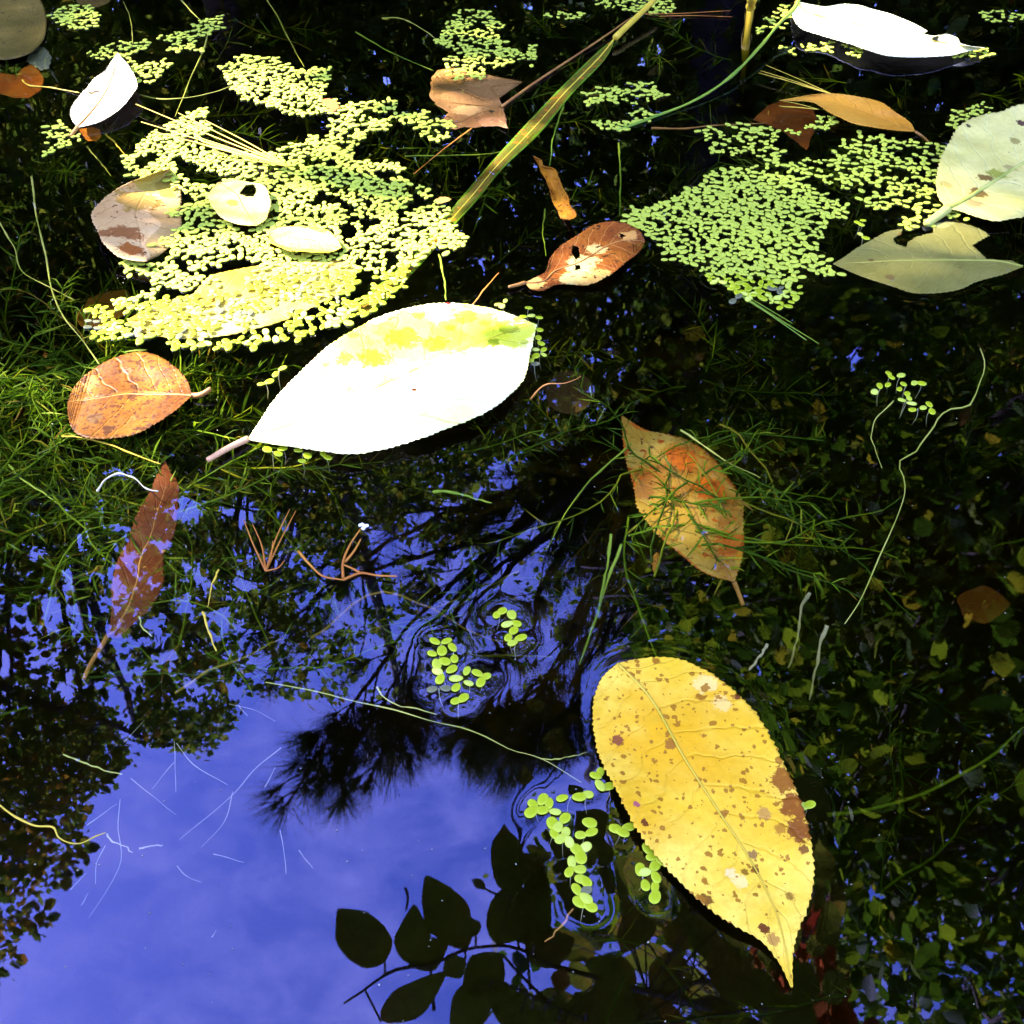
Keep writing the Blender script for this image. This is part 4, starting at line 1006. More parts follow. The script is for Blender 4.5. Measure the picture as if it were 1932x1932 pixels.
zones = [  # picture-plan box, count, depth range, leaves per node, leaf length, half width
 ((-60, 640, 300, 1080), 85, (-.004, -.04), 3, .013, .00055),
 ((0, 60, 1932, 420), 120, (-.012, -.08), 3, .018, .0006),
 ((0, 380, 1932, 760), 26, (-.02, -.08), 3, .015, .0006),
 ((300, 760, 1250, 1240), 26, (-.016, -.07), 3, .010, .0004),
 ((1160, 800, 1400, 1090), 20, (-.0035, -.010), 2, .011, .00045),
 ((1250, 760, 1932, 1500), 16, (-.035, -.09), 3, .011, .0005),
 ((0, 1150, 600, 1350), 12, (-.006, -.03), 2, .010, .0003),
 ((1000, 1500, 1932, 1932), 8, (-.03, -.09), 2, .010, .0005),
]
for (x0, y0, x1, y1), cnt, (za, zb), nl, lf, wd in zones:
    for k in range(cnt):
        z = random.uniform(zb, za)
        p = at(random.uniform(x0, x1), random.uniform(y0, y1), z)
        a = random.uniform(0, 6.28)
        weed_stem(p, (math.cos(a), math.sin(a), random.uniform(-.2, .4)), random.uniform(.04, .11), nl, lf, wd)
for k in range(9):
    p = at(random.uniform(1190, 1390), random.uniform(840, 1080), -.0035)
    a = random.choice([.5, 2.2, 3.8, 5.2]) + random.gauss(0, .3)
    weed_stem(p, (math.cos(a), math.sin(a), .1), random.uniform(.03, .05), 2, .013, .0008)
# tufts on the sunlit bed at the left
for k in range(60):
    z = random.uniform(-.05, -.01); p = at(random.uniform(-40, 330), random.uniform(680, 1010), z)
    weed_stem(p, (random.gauss(0, 1), random.gauss(0, 1), .3), random.uniform(.03, .06), 4, .014, .0007)
tag(wb.build('water_weed', M['weed'], smooth=False), 'tangled dark green water weed under the surface of the pond', 'water weed', kind='stuff')

# ------------------------------------------------------------------ the water
def axis(lo, hi, f0, f1, st):
    return np.r_[np.linspace(lo, f0 - .02, 8), np.arange(f0, f1, st), np.linspace(f1 + .02, hi, 8)]
xs = axis(PC[0] - 2.0, PC[0] + 2.0, -.46, .46, .0016)
ys = axis(PC[1] - 2.0, PC[1] + 2.0, .10, 1.02, .0016)
X, Y = np.meshgrid(xs, ys, indexing='ij')
hz = np.zeros_like(X)
i0x, i0y = np.searchsorted(xs, -.46), np.searchsorted(ys, .10)
LAM = .0048
for (fx, fy, fr) in FLOAT_PTS:
    r_ = fr + LAM * 3.2
    ia, ib = np.searchsorted(xs, fx - r_), np.searchsorted(xs, fx + r_)
    ja, jb = np.searchsorted(ys, fy - r_), np.searchsorted(ys, fy + r_)
    if ib - ia < 2 or jb - ja < 2: continue
    d = np.hypot(X[ia:ib, ja:jb] - fx, Y[ia:ib, ja:jb] - fy) - fr
    hz[ia:ib, ja:jb] = np.maximum(hz[ia:ib, ja:jb], np.exp(-np.maximum(d, 0) / LAM * 1.4))
hz = np.where(hz > .012, hz - .012, 0) * -.00014      # the film dips towards each float
for _ in range(2):
    hz[1:-1, 1:-1] = (hz[1:-1, 1:-1] * 4 + hz[:-2, 1:-1] + hz[2:, 1:-1] + hz[1:-1, :-2] + hz[1:-1, 2:]) / 8
nx, ny = len(xs), len(ys)
V = np.stack([X.ravel(), Y.ravel(), hz.ravel()], 1)
i = np.arange(nx - 1)[:, None] * ny; j = np.arange(ny - 1)[None, :]
qd = np.stack([i + j, i + ny + j, i + ny + j + 1, i + j + 1], -1).reshape(-1, 4)
zb = -.45
base_n = len(V)
V = np.vstack([V, [(xs[0], ys[0], zb), (xs[-1], ys[0], zb), (xs[-1], ys[-1], zb), (xs[0], ys[-1], zb)]])
c0, c1, c2, c3 = base_n, base_n + 1, base_n + 2, base_n + 3
idx = np.arange(nx * ny).reshape(nx, ny)
poly = [list(idx[::-1, 0]) + [c0, c1], list(idx[::-1, -1])[::-1] + [c2, c3], list(idx[0, :]) + [c3, c0], list(idx[-1, ::-1]) + [c1, c2], [c3, c2, c1, c0]]
w = NT('pond_water')
vpos = w.n('TexCoord').outputs['Object']
rip = w.noise(26, vpos, 2, .5)
nb = w.n('Bump', {'Height': rip, 'Strength': .25, 'Distance': .00025}).outputs[0]
cosi = w.math('ABSOLUTE', w.n('VectorMath', {0: w.n('NewGeometry').outputs['Incoming'], 1: nb}, operation='DOT_PRODUCT').outputs['Value'])
fr = w.math('ADD', w.math('MULTIPLY', w.math('POWER', w.math('SUBTRACT', 1.0, cosi, True), 5.0), .936), .064)   # mirror share: .064 straight down, all at grazing
gl = w.n('BsdfGlossy', {'Color': (.42, .42, 1.0, 1), 'Roughness': 0.012, 'Normal': nb}).outputs[0]  # blue of the mirrored sky is put into the gloss colour
tp = w.n('BsdfTransparent', {'Color': (.95, .93, .84, 1)}).outputs[0]
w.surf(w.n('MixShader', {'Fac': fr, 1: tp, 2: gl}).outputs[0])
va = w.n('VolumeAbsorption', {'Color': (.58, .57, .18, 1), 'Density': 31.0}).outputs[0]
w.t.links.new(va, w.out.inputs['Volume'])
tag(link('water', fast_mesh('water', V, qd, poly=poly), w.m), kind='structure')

# ------------------------------------------------------------------ trees and shrubs that the water mirrors
TPL = np.array([(0, 0, 0), (.27, .30, .06), (.24, .66, .05), (0, 1, -.04), (-.24, .66, .05), (-.27, .30, .06)])
def leaf_cards(mb, C, L, down=.25, axis_=None, wide=1.0):
    n = len(C)
    if n == 0: return
    d = rng.normal(size=(n, 3)) if axis_ is None else axis_ + rng.normal(size=(n, 3)) * .35
    d[:, 2] -= down
    d /= np.linalg.norm(d, axis=1)[:, None]
    u = rng.normal(size=(n, 3)); u[:, 2] += .9
    x = np.cross(d, u); x /= np.linalg.norm(x, axis=1)[:, None] + 1e-9
    z = np.cross(x, d)
    L = np.asarray(L).reshape(-1, 1, 1) if np.ndim(L) else np.full((n, 1, 1), L)
    V = C[:, None] + L * (TPL[None, :, 0:1] * wide * x[:, None] + TPL[None, :, 1:2] * d[:, None] + TPL[None, :, 2:3] * z[:, None])
    b = np.arange(n)[:, None] * 6
    q = np.concatenate([b + np.array([[0, 1, 2, 3]]), b + np.array([[0, 3, 4, 5]])])
    mb.add(V.reshape(-1, 3), q)
LIT = [  # picture-plan patches of sun and how much of the foliage is missing over them
 ([(440,860),(480,760),(640,600),(760,560),(1030,590),(1030,690),(940,790),(700,880)], 1.0),
 ([(410,95),(660,110),(680,225),(440,210)], 1.0),
 ([(330,255),(600,230),(740,260),(900,450),(780,520),(640,400),(420,345)], .97),
 ([(150,570),(260,490),(500,480),(720,490),(700,650),(170,670)], 1.0),
 ([(390,330),(540,330),(650,420),(640,480),(480,470)], 1.0),
 ([(1480,22),(1640,30),(1900,75),(1900,120),(1700,122),(1480,85)], 1.0),
 ([(212,105),(262,140),(262,185),(190,225),(180,205)], 1.0),
 ([(370,20),(450,20),(420,70),(340,80)], 1.0),
 ([(820,20),(1030,40),(1030,140),(860,160)], .5),
]
SOFT = [  # places with a thin dapple: (patch, share of the higher crown that is missing)
 ([(1100,1220),(1330,1220),(1560,1540),(1560,1880),(1440,1880),(1180,1600),(1100,1420)], .0),
 ([(1180,240),(1932,180),(1990,430),(1900,560),(1500,600),(1180,440)], .08),
 ([(1150,770),(1430,800),(1430,1110),(1300,1130)], .62),
 ([(110,80),(300,80),(300,190),(180,270),(100,270)], .6),
 ([(150,310),(330,310),(330,500),(170,500)], .8),
 ([(110,650),(400,650),(400,840),(110,840)], .05),
 ([(-60,640),(430,840),(330,1010),(150,1230),(-60,1230)], .25),
 ([(-80,660),(90,640),(90,850),(210,880),(170,970),(-80,1000)], .85),
 ([(800,40),(1060,40),(1060,300),(800,300)], .2),
 ([(1260,-10),(1000,400),(700,620),(640,600),(1180,20)], .15),
 ([(1470,160),(1760,160),(1760,280),(1470,280)], .2),
 ([(980,400),(1240,400),(1240,560),(960,560)], .0),
 ([(780,1120),(1010,1120),(1000,1350),(780,1350)], .1),
 ([(980,1430),(1280,1430),(1280,1750),(980,1750)], .1),
 ([(60,20),(460,20),(430,300),(60,300)], .3),
 ([(-60,-60),(110,-60),(110,220),(-60,220)], .1),
]
SKY = [(165,1285),(255,1305),(250,1385),(380,1425),(445,1370),(440,1300),(560,1320),(800,1330),(1130,1380),(1150,1500),(1000,1560),(930,1600),(920,1932),(0,2100),(-300,2100),(-300,1900),(0,1860),(35,1825),(30,1770),(95,1740),(60,1690),(130,1660),(165,1610),(150,1545),(205,1480),(245,1430),(205,1330)]
GAPS = [(1340,130,22),(1320,60,14),(1085,265,16),(1150,280,14),(1110,340,14),(1260,20,10),(985,240,10),(910,500,14),(1032,470,10),(1610,680,22),(1640,675,14),(1520,100,12),(1780,560,8),(1130,130,12),(720,170,8),(770,280,8),(1190,240,8),(327,857,20),(360,957,40),(247,1044,16),(147,1020,26),(220,1144,14),(457,960,34),(230,897,26),(944,904,26),(857,957,18),(740,1030,28),(777,1040,22),(870,1074,24),(980,984,24),(937,984,16),(1064,1144,22),(777,1200,28),(890,1190,22),(1124,1157,14),(687,1100,28),(654,1144,22),(1190,970,12),(1104,877,14),(1137,784,13),(90,750,12),(30,720,14),(10,690,12),(420,740,12)]
def lace(P, soft=1.0):
    px = proj(P, True)
    x, y = px[:, 0] + rng.normal(0, 5 * soft, len(P)), px[:, 1] + rng.normal(0, 5 * soft, len(P))
    ok = np.ones(len(P), bool)
    for gx, gy, gr in GAPS:
        ok &= (x - gx) ** 2 + (y - gy) ** 2 > (gr * 1.25) ** 2
    x = x + 14 * np.sin(y * .05); y2 = y + 12 * np.sin(x * .043)
    nz_ = np.sin(x * .052 + 1.7 * np.sin(y2 * .031)) * np.sin(y2 * .060 + 1.5 * np.sin(x * .027 + 2)) + .55 * np.sin(x * .151 + y2 * .09) * np.sin(y2 * .163 - x * .07)
    return ok & (nz_ < .70 - np.clip((y - 860) / 200, 0, 1) * .85)
def open_mask(P, soft=1.0):
    """True where a leaf may stand: keeps the open sky and the gaps that the water mirrors"""
    px = proj(P, True)
    x, y = px[:, 0] + rng.normal(0, 7 * soft, len(P)), px[:, 1] + rng.normal(0, 7 * soft, len(P))
    inf = px[:, 2] > 0.02
    ok = ~(inf & inpoly(x, y, SKY))
    for gx, gy, gr in GAPS:
        ok &= ~(inf & ((x - gx) ** 2 + (y - gy) ** 2 < gr * gr))
    # half-open lace between y 860 and 1330 on the left half
    band = inf & (x > -50) & (x < 1120) & (y > 860) & (y < 1340)
    x = x + 14 * np.sin(y * .05); y2 = y + 12 * np.sin(x * .043); nz_ = np.sin(x * .052 + 1.7 * np.sin(y2 * .031)) * np.sin(y2 * .060 + 1.5 * np.sin(x * .027 + 2)) + .55 * np.sin(x * .151 + y2 * .09) * np.sin(y2 * .163 - x * .07)
    thin = np.clip((y - 860) / 220, 0, 1)
    ok &= ~(band & (nz_ > .85 - thin * 1.02))
    # crowns are cut open where their shadow would fall on the sun patches
    foot = P - SDIR * (P[:, 2] / SDIR[2])[:, None]
    pf = proj(foot)
    nr = np.nonzero((np.abs(foot[:, 0]) < 1.0) & (foot[:, 1] > -.2) & (foot[:, 1] < 1.4))[0]
    if len(nr):
        cut = np.zeros(len(nr), bool)
        for a_ in np.arange(0, 6.28, 1.047):
            q_ = proj(foot[nr] + np.array([math.cos(a_), math.sin(a_), 0]) * .035)
            for pg, f in LIT: cut |= inpoly(q_[:, 0], q_[:, 1], pg)
        for pg, f in SOFT: cut |= inpoly(pf[nr, 0], pf[nr, 1], pg)
        ok[nr] &= ~cut
    return ok
def tree(name, label, px, py, D, rxy, nleaf, lsize, m, trunk_r=.09, low=.25, limbs=16, cat='tree', cl=70, seed=1, mask=True, clr=None, bark='bark', wide=1.0):
    d = ray(px, py); h = math.hypot(d[0], d[1])
    tan_e = -d[2] / h
    bx, by = d[0] / h * D, d[1] / h * D
    top = D * tan_e - H
    gz = bed_z(bx, by)
    root = empty(name, (bx, by, gz), label, cat)
    base = np.array([bx, by, gz])
    r_ = np.random.default_rng(seed)
    zc = top * (low + 1) / 2; rz = top * (1 - low) / 2
    lean = r_.normal(0, .06, 2) * top
    tp_ = spline([base - (0, 0, .1), (bx + lean[0] * .3, by + lean[1] * .3, top * .4), (bx + lean[0], by + lean[1], top * .9)], 14)
    tb = MB(); tb.tube(tp_ - base, np.linspace(trunk_r, trunk_r * .2, 14), 9)
    tb.build('trunk', M[bark], root)
    u = r_.normal(size=(cl, 3)); u /= np.linalg.norm(u, axis=1)[:, None]
    C = np.array([bx + lean[0] * .5, by + lean[1] * .5, zc]) + u * (r_.uniform(.15, 1, (cl, 1)) ** .45) * np.array([rxy, rxy, rz])
    if mask: 
        C = C[open_mask(C, .3) | (r_.random(len(C)) < .25)]
    lb = MB()
    sel = C[r_.permutation(len(C))[:limbs]]
    for c in sel:
        k = int(np.clip((c[2] * .75 - rz * .2) / (top * .9) * 13, 3, 12))
        a = tp_[k]
        q = spline([a, (a * .5 + c * .5) + np.array([0, 0, .12 * np.linalg.norm(c - a)]), c], 10)
        qm = proj(q, True)
        if mask and (inpoly(qm[:, 0], qm[:, 1], SKY) & (qm[:, 2] > .02)).any(): continue
        lb.tube(q - base, np.linspace(trunk_r * .34, .006, 10), 6)
        for kk in range(3):
            e2 = c + r_.normal(size=3) * np.array([.3, .3, .2]) * rxy * .5
            qe = proj(e2, True)
            if mask and inpoly(qe[:, 0], qe[:, 1], SKY).any(): continue
            lb.tube(spline([q[6], (q[8] + e2) / 2, e2], 6) - base, np.linspace(.012, .003, 6), 4)
    lb.build('limbs', M[bark], root)
    per = nleaf // max(len(C), 1)
    cm = MB()
    sz = rxy * (clr or .26)
    P = np.repeat(C, per, 0) + r_.normal(size=(len(C) * per, 3)) * np.array([sz, sz, sz * .62])
    P = P[P[:, 2] > .5]
    if mask: P = P[open_mask(P)]
    if name == 'shrub_tree':
        pq = proj(P, True); P = P[~((pq[:, 0] > 200) & (pq[:, 0] < 1190) & (pq[:, 1] < 1560) & (pq[:, 2] > 0))]
    leaf_cards(cm, P - base, lsize * r_.uniform(.7, 1.25, len(P)), wide=wide)
    cm.build('crown', M[m], root, smooth=False)
    return root
tree('birch_tree', 'slender small-leaved tree mirrored along the lower left edge', 40, 1830, 2.9, 1.25, 30000, .036, 'tree_gold', .06, .30, 18, seed=1, cl=120, wide=1.25)
tree('birch_tree', 'small-leaved green tree mirrored as a hanging clump above the sky at the left', 300, 1450, 4.6, 1.3, 30000, .040, 'tree_green', .07, .30, 18, seed=2, cl=80, wide=1.25)
tree('broadleaf_tree', 'green tree mirrored as lace beside the pine', 620, 1300, 6.0, 1.6, 34000, .050, 'tree_green', .10, .2, 20, seed=3, cl=80, wide=1.2)
tree('broadleaf_tree', 'dark green tree mirrored at the left edge by the lit weed', -30, 1380, 5.0, 1.6, 34000, .050, 'tree_green', .10, .15, 20, seed=4, cl=80, wide=1.2)
tree('broadleaf_tree', 'dense tree mirrored behind the glaring leaf', 700, 1000, 8.0, 2.3, 31000, .085, 'tree_green', .14, .1, 22, seed=5, cl=90, wide=1.2)
tree('broadleaf_tree', 'dense tree mirrored behind the left duckweed mat', 250, 1020, 8.5, 2.3, 31000, .085, 'tree_green', .14, .1, 22, seed=6, cl=90, wide=1.2)
tree('broadleaf_tree', 'broad dark tree mirrored under the right duckweed mat', 1250, 1120, 8.0, 2.4, 33000, .085, 'tree_green', .14, .08, 22, seed=7, cl=100, wide=1.2)
tree('broadleaf_tree', 'broad dark tree mirrored at the right edge behind the winding stem', 1700, 1200, 7.0, 2.2, 42000, .08, 'tree_green', .14, .08, 22, seed=8, cl=100, wide=1.2)
tree('broadleaf_tree', 'turning tree mirrored in the dark water at the far right', 2150, 1250, 6.0, 1.9, 22000, .07, 'tree_gold', .12, .08, 20, seed=9, cl=90, wide=1.2)
tree('shrub_tree', 'leafy shrub with yellow-green leaves mirrored at the right beyond the yellow leaf', 1600, 1760, 2.35, 1.0, 12000, .046, 'shrub', .035, .25, 18, seed=10, cl=60, clr=.3, wide=1.3)
tree('shrub_tree', 'low shrub mirrored in the lower right corner', 1900, 1990, 1.9, .9, 10000, .044, 'shrub', .03, .2, 16, seed=12, cl=60, clr=.3, wide=1.3)
# far-off wood all round
fw = MB()
for k in range(430):
    a = random.uniform(0, 6.283) if k < 260 else random.uniform(.85, 2.29); D = random.uniform(14, 24)
    c = np.array([math.cos(a) * D, math.sin(a) * D, random.uniform(.5, 7.2)])
    n = 150
    P = c + rng.normal(size=(n, 3)) * np.array([1.3, 1.3, 1.0])
    leaf_cards(fw, P[P[:, 2] > 0], rng.uniform(.25, .42, int((P[:, 2] > 0).sum())), wide=1.3)
tag(fw.build('far_wood', M['tree_green'], smooth=False), 'wood standing all round the pond', 'wood', kind='stuff')

random.seed(31); rng = np.random.default_rng(32)
# pine: branches reach over the water, needle tufts at the twig ends
pb = np.array([1.0, 5.6, bed_z(1.0, 5.6)])
pine = empty('pine_tree', pb, 'pine tree whose needle tufts are mirrored at the centre of the pond', 'tree')
tb = MB(); trunk = spline([pb - (0, 0, .1), pb + (.05, .0, 3), pb + (-.05, -.1, 8.2)], 16)
tb.tube(trunk - pb, np.linspace(.16, .04, 16), 10); tb.build('trunk', M['pine_bark'], pine)
bm_, nm_ = MB(), MB()
def tuft(p, d, n=64, L=.19, spread=.75):
    d = d / np.linalg.norm(d)
    dd = d[None] + rng.normal(size=(n, 3)) * spread * .55
    dd /= np.linalg.norm(dd, axis=1)[:, None]
    LL = L * rng.uniform(.75, 1.15, n)[:, None]
    st = p - d * rng.uniform(0, .05, n)[:, None]
    sd = np.cross(dd, rng.normal(size=(n, 3))); sd /= np.linalg.norm(sd, axis=1)[:, None]
    wv = .0021
    V = np.stack([st - sd * wv, st + sd * wv, st + dd * LL], 1).reshape(-1, 3)
    nm_.add(V - pb, None, np.arange(n * 3).reshape(-1, 3))
def px_skip(p): return proj(p, True)[0][1] > 1250 and random.random() < .12
BRN = [[(1180,860),(1000,980),(830,1120),(700,1280),(610,1410),(540,1525)], [(1080,940),(900,1150),(790,1300),(695,1480)], [(1100,1000),(980,1180),(900,1320),(880,1420)], [(1150,1050),(1060,1250),(975,1370),(950,1460)],
       [(1020,900),(760,1010),(580,1150),(520,1250)], [(1140,900),(1150,1100),(1110,1290),(1090,1410)], [(960,1000),(700,1080),(500,1190)], [(1130,950),(930,1080),(800,1250),(760,1400)], [(1110,900),(850,960),(640,980)], [(1190,880),(1200,1050),(1180,1200)], [(1000,960),(820,1180),(720,1330),(640,1460)], [(1170,980),(1080,1180),(1010,1330),(960,1430)], [(1190,1000),(1140,1220),(1080,1390)], [(1150,900),(1010,1130),(930,1290),(885,1400)], [(1180,1000),(1100,1150),(1040,1300),(1010,1400)]]
for k, br in enumerate(BRN):
    D0 = 5.2 + .25 * (k % 5)
    hp = [above(x, y, D0 + .5 - .6 * i / len(br)) for i, (x, y) in enumerate(br)]
    zt = hp[0][2] - .25
    ti = int(np.argmin(np.abs(trunk[:, 2] - zt)))
    pts = spline([trunk[ti], (trunk[ti] * .5 + hp[0] * .5) + np.array([0, 0, .12])] + hp, 40)
    bm_.tube(pts - pb, np.linspace(.034, .005, 40), 6)
    for i in range(9, 40):
        fr_ = (i - 9) / 31
        tg = pts[i] - pts[i - 1]; tg /= np.linalg.norm(tg)
        for s_ in range(2 if i > 36 else 5 if proj(pts[i], True)[0][1] > 1230 else 3):
            side = rng.normal(size=3); side -= tg * (side @ tg); side /= np.linalg.norm(side)
            dv = tg * .75 + side * .7 + np.array([0, 0, .35]); dv /= np.linalg.norm(dv)
            if i < 30 and px_skip(pts[i]): continue
            Lt = random.uniform(.12, .42) * (1.15 - .75 * fr_)
            e2 = pts[i] + dv * Lt
            px = proj(e2, True)[0]
            if px[1] > np.interp(px[0], [440,520,600,690,760,800,880,950,1000,1080,1130], [1310,1540,1520,1510,1455,1415,1450,1490,1465,1435,1400]): continue
            if px[1] < 1330 and not lace(np.array([e2, e2 + dv * .09]), .4).all() and random.random() < .93: continue
            bm_.tube(spline([pts[i], (pts[i] + e2) / 2 + np.array([0, 0, -.01]), e2], 5) - pb, np.linspace(.006, .003, 5), 4, cap=False)
            tuft(e2, dv + np.array([0, 0, .25]))
            if Lt > .22 and px[1] > 1250: tuft(pts[i] * .45 + e2 * .55, dv, 44, .13, .8)
    tuft(pts[-1], pts[-1] - pts[-3] + np.array([0, 0, .01]), 60)
bm_.build('branches', M['pine_bark'], pine); nm_.build('needles', M['needles'], pine, smooth=False)

# near overhanging bush: large dark leaves over the lower middle of the picture
nb_mat = {'dark': leaf_mat('bush_leaf', (.17,.20,.014), (.21,.25,.018), (.30,.19,.02), 20, spots=[(70,.66,.05,(.34,.15,.02))], vein=.3, trans=.6),
          'gold': leaf_mat('bush_leaf_gold', (.5,.28,.03), (.45,.2,.03), None, 30, vein=.2, trans=.35)}
random.seed(41); rng = np.random.default_rng(42)
bb0 = np.array([1.15, -.55, bed_z(1.15, -.55)])
bush = empty('overhanging_bush', bb0, 'bush with large oval leaves mirrored over the lower middle of the pond', 'bush')
def big_leaf(base, tip, hw, mat_key, curl=.12, serr=True, nm='leaf'):
    base, tip = np.asarray(base), np.asarray(tip)
    ax = tip - base; L = np.linalg.norm(ax); ax /= L
    view = base - np.array([0, 0, -H]); view /= np.linalg.norm(view)
    nrm = view + rng.normal(size=3) * .22
    sd = np.cross(ax, nrm); sd /= np.linalg.norm(sd); nrm = np.cross(sd, ax)
    n, mcol = 30, 9
    t = np.linspace(0, 1, n); s = np.linspace(-1, 1, mcol)
    prof = np.sin(np.pi * t ** .82) ** .72 * (1 - .25 * t ** 6)
    prof[0] = 0.02; prof[-1] = 0
    prof = prof * (1 + (.05 * ((t * 26) % 1) if serr else 0) + .06 * np.sin(t * 9 + random.uniform(0, 6)))
    tt, ss = np.meshgrid(t, s, indexing='ij')
    P = base + ax * (tt * L)[..., None] + sd * (ss * prof[:, None] * hw)[..., None] + nrm * ((np.abs(ss) ** 1.6) * curl * hw * prof[:, None] - .12 * L * (tt - .5) ** 2)[..., None]
    i = np.arange(n - 1)[:, None] * mcol; j = np.arange(mcol - 1)[None, :]
    q = np.stack([i + j, i + j + 1, i + mcol + j + 1, i + mcol + j], -1).reshape(-1, 4)
    o = link(nm, fast_mesh(nm, P.reshape(-1, 3) - bb0, q, uv=np.stack([tt.ravel(), (ss.ravel() + 1) / 2], 1)), nb_mat[mat_key], bush)
    return o
ND = 1.12
NEAR = [((250,1590),(-20,1270),128,'dark'),((385,1600),(408,1250),96,'dark'),((390,1595),(612,1470),78,'dark'),((705,1500),(472,1085),118,'dark'),((880,1480),(1010,1120),112,'dark'),((960,1200),(950,775),105,'dark'),
        ((1000,1480),(1215,1050),135,'dark'),((1050,1570),(1330,1400),110,'dark'),((905,1545),(690,1780),108,'dark'),((695,1570),(565,1660),62,'dark'),((225,1920),(588,1645),92,'dark'),((840,1730),(610,1950),108,'dark'),
        ((970,1950),(892,1672),82,'dark'),((1055,1890),(1012,1692),34,'dark'),((1232,1745),(1257,1608),50,'gold'),((1230,1915),(1240,1755),56,'dark'),((1395,1870),(1320,1745),70,'dark'),((1200,1200),(1090,1010),90,'dark'),((1000,1100),(1170,960),80,'dark'),
        ((1100,1480),(960,1250),90,'dark'),((760,1430),(640,1300),70,'dark'),((820,1160),(745,1105),24,'dark'),((1080,640),(1035,480),34,'dark'),((1290,300),(1130,330),48,'dark'),((1330,390),(1150,360),46,'dark'),((1150,140),(1040,110),46,'dark')]
pos2 = []
for (bx, by), (tx, ty), hw, mk in NEAR:
    b2, t2 = Q_(1, 2, (bx, by), (tx, ty))
    d0 = ND + random.uniform(-.10, .10)
    wh = hw / 3 / 966 * T * d0 * .98
    P0, P1 = above(*b2, d0), above(*t2, d0 + random.uniform(-.02, .03))
    big_leaf(P0, P1, wh, mk); pos2.append(P0)
# denser leaves of the same bush to the right
cnt = 0
while cnt < 84:
    x, y = random.uniform(980, 1560), random.uniform(1500, 1990)
    if x < 1030 and y < 1820: continue
    if y < 1560 + (1100 - x) * .2: continue
    d0 = random.uniform(1.1, 2.0)
    P0 = above(x, y, d0); a = random.uniform(0, 6.28); L = random.uniform(.045, .08)
    dv = np.array([math.cos(a), math.sin(a), random.uniform(-.4, .4)])
    big_leaf(P0, P0 + dv / np.linalg.norm(dv) * L, L * random.uniform(.28, .36), 'gold' if random.random() < .05 else 'dark'); pos2.append(P0); cnt += 1
tw = MB()
def q2(pts, d=ND + .01): return [above(*p, d) for p in Q_(1, 2, *pts)]
main = [q2(((20,1822),(280,1640),(560,1580),(705,1500),(900,1490),(1200,1600))), q2(((860,1680),(1170,1812),(1345,1892),(1600,1960))), q2(((915,1548),(1050,1690),(1185,1815))), q2(((1052,1570),(1072,1740))),
        q2(((880,1480),(960,1200),(1000,1000))), q2(((355,1290),(365,1200),(355,1145))), q2(((495,1600),(520,1860)))]
for p in main: tw.tube(spline(p, 20) - bb0, np.linspace(.0012, .0018, 20), 5)
stem_top = spline([bb0, bb0 + (-.1, .25, .5), above(1500, 1960, 1.5), above(*Q_(1, 2, (1200, 1600))[0], ND + .01)], 30)
tw.tube(stem_top - bb0, np.linspace(.014, .0025, 30), 7)
tw.tube(spline([stem_top[14], above(1350, 1850, 1.4), above(*Q_(1, 2, (1600, 1960))[0], ND + .01)], 16) - bb0, np.linspace(.006, .002, 16), 5)
for P0 in pos2:
    k = int(np.argmin(np.linalg.norm(stem_top[10:] - P0, axis=1))) + 10
    cand = np.vstack([spline(p, 20) for p in main] + [stem_top[12:]])
    kk = int(np.argmin(np.linalg.norm(cand - P0, axis=1)))
    tw.tube(spline([cand[kk], (cand[kk] + P0) / 2 + np.array([0, 0, .004]), P0], 7) - bb0, .0011, 4)
tw.build('twigs', M['bark'], bush)
# red sprig
rb0 = above(1530, 1960, 1.5)
sprig = empty('red_leaved_sprig', rb0, 'sprig of small red leaves mirrored below the tip of the yellow leaf', 'sprig')
sp = spline([above(1640, 2050, 1.6), above(1570, 1930, 1.5), above(1535, 1830, 1.5), above(1500, 1730, 1.5)], 20)
t_ = MB(); t_.tube(sp - rb0, np.linspace(.003, .001, 20), 5); t_.build('twig', M['bark'], sprig)
c_ = MB(); P = np.repeat(sp[4:], 5, 0) + rng.normal(size=(80, 3)) * .012
leaf_cards(c_, P - rb0, rng.uniform(.022, .045, 80)); c_.build('leaves', M['red_leaf'], sprig, smooth=False)

# ------------------------------------------------------------------ added unseen tree at the left: leaves placed to shade all but the sun patches
random.seed(51); rng = np.random.default_rng(52)
sb = np.array([-3.1, .75, bed_z(-3.1, .75)])
shade = empty('added_shade_tree', sb, 'added unseen tree on the left whose crown is shaped to shade the pond', 'tree')
N = 9000
tx, ty = rng.uniform(-.75, .95, N), rng.uniform(-.15, 1.45, N)
Lk = np.where(tx < .1, rng.uniform(1.7, 3.0, N), rng.uniform(2.7, 3.8, N))
tgt = np.stack([tx, ty, np.zeros(N)], 1)
P = tgt + SDIR * Lk[:, None]
ok = np.ones(N, bool)
pr_ = proj(tgt)
jx = pr_[:, 0] + rng.normal(0, 6, N); jy = pr_[:, 1] + rng.normal(0, 6, N)
for pg, f in LIT:
    hit = inpoly(jx, jy, pg)
    if f > .9:
        for a_ in np.arange(0, 6.28, .7854):
            q_ = proj(tgt + np.array([math.cos(a_), math.sin(a_), 0]) * .026)
            hit |= inpoly(q_[:, 0], q_[:, 1], pg)
    ok &= ~(hit & (rng.random(N) < f))
for pg, f in SOFT:
    ok &= ~inpoly(jx, jy, pg)
prm = proj(P, True)
ok &= ~((prm[:, 0] > -40) & (prm[:, 0] < 1990) & (prm[:, 1] > -40) & (prm[:, 1] < 1990))
P = P[ok]
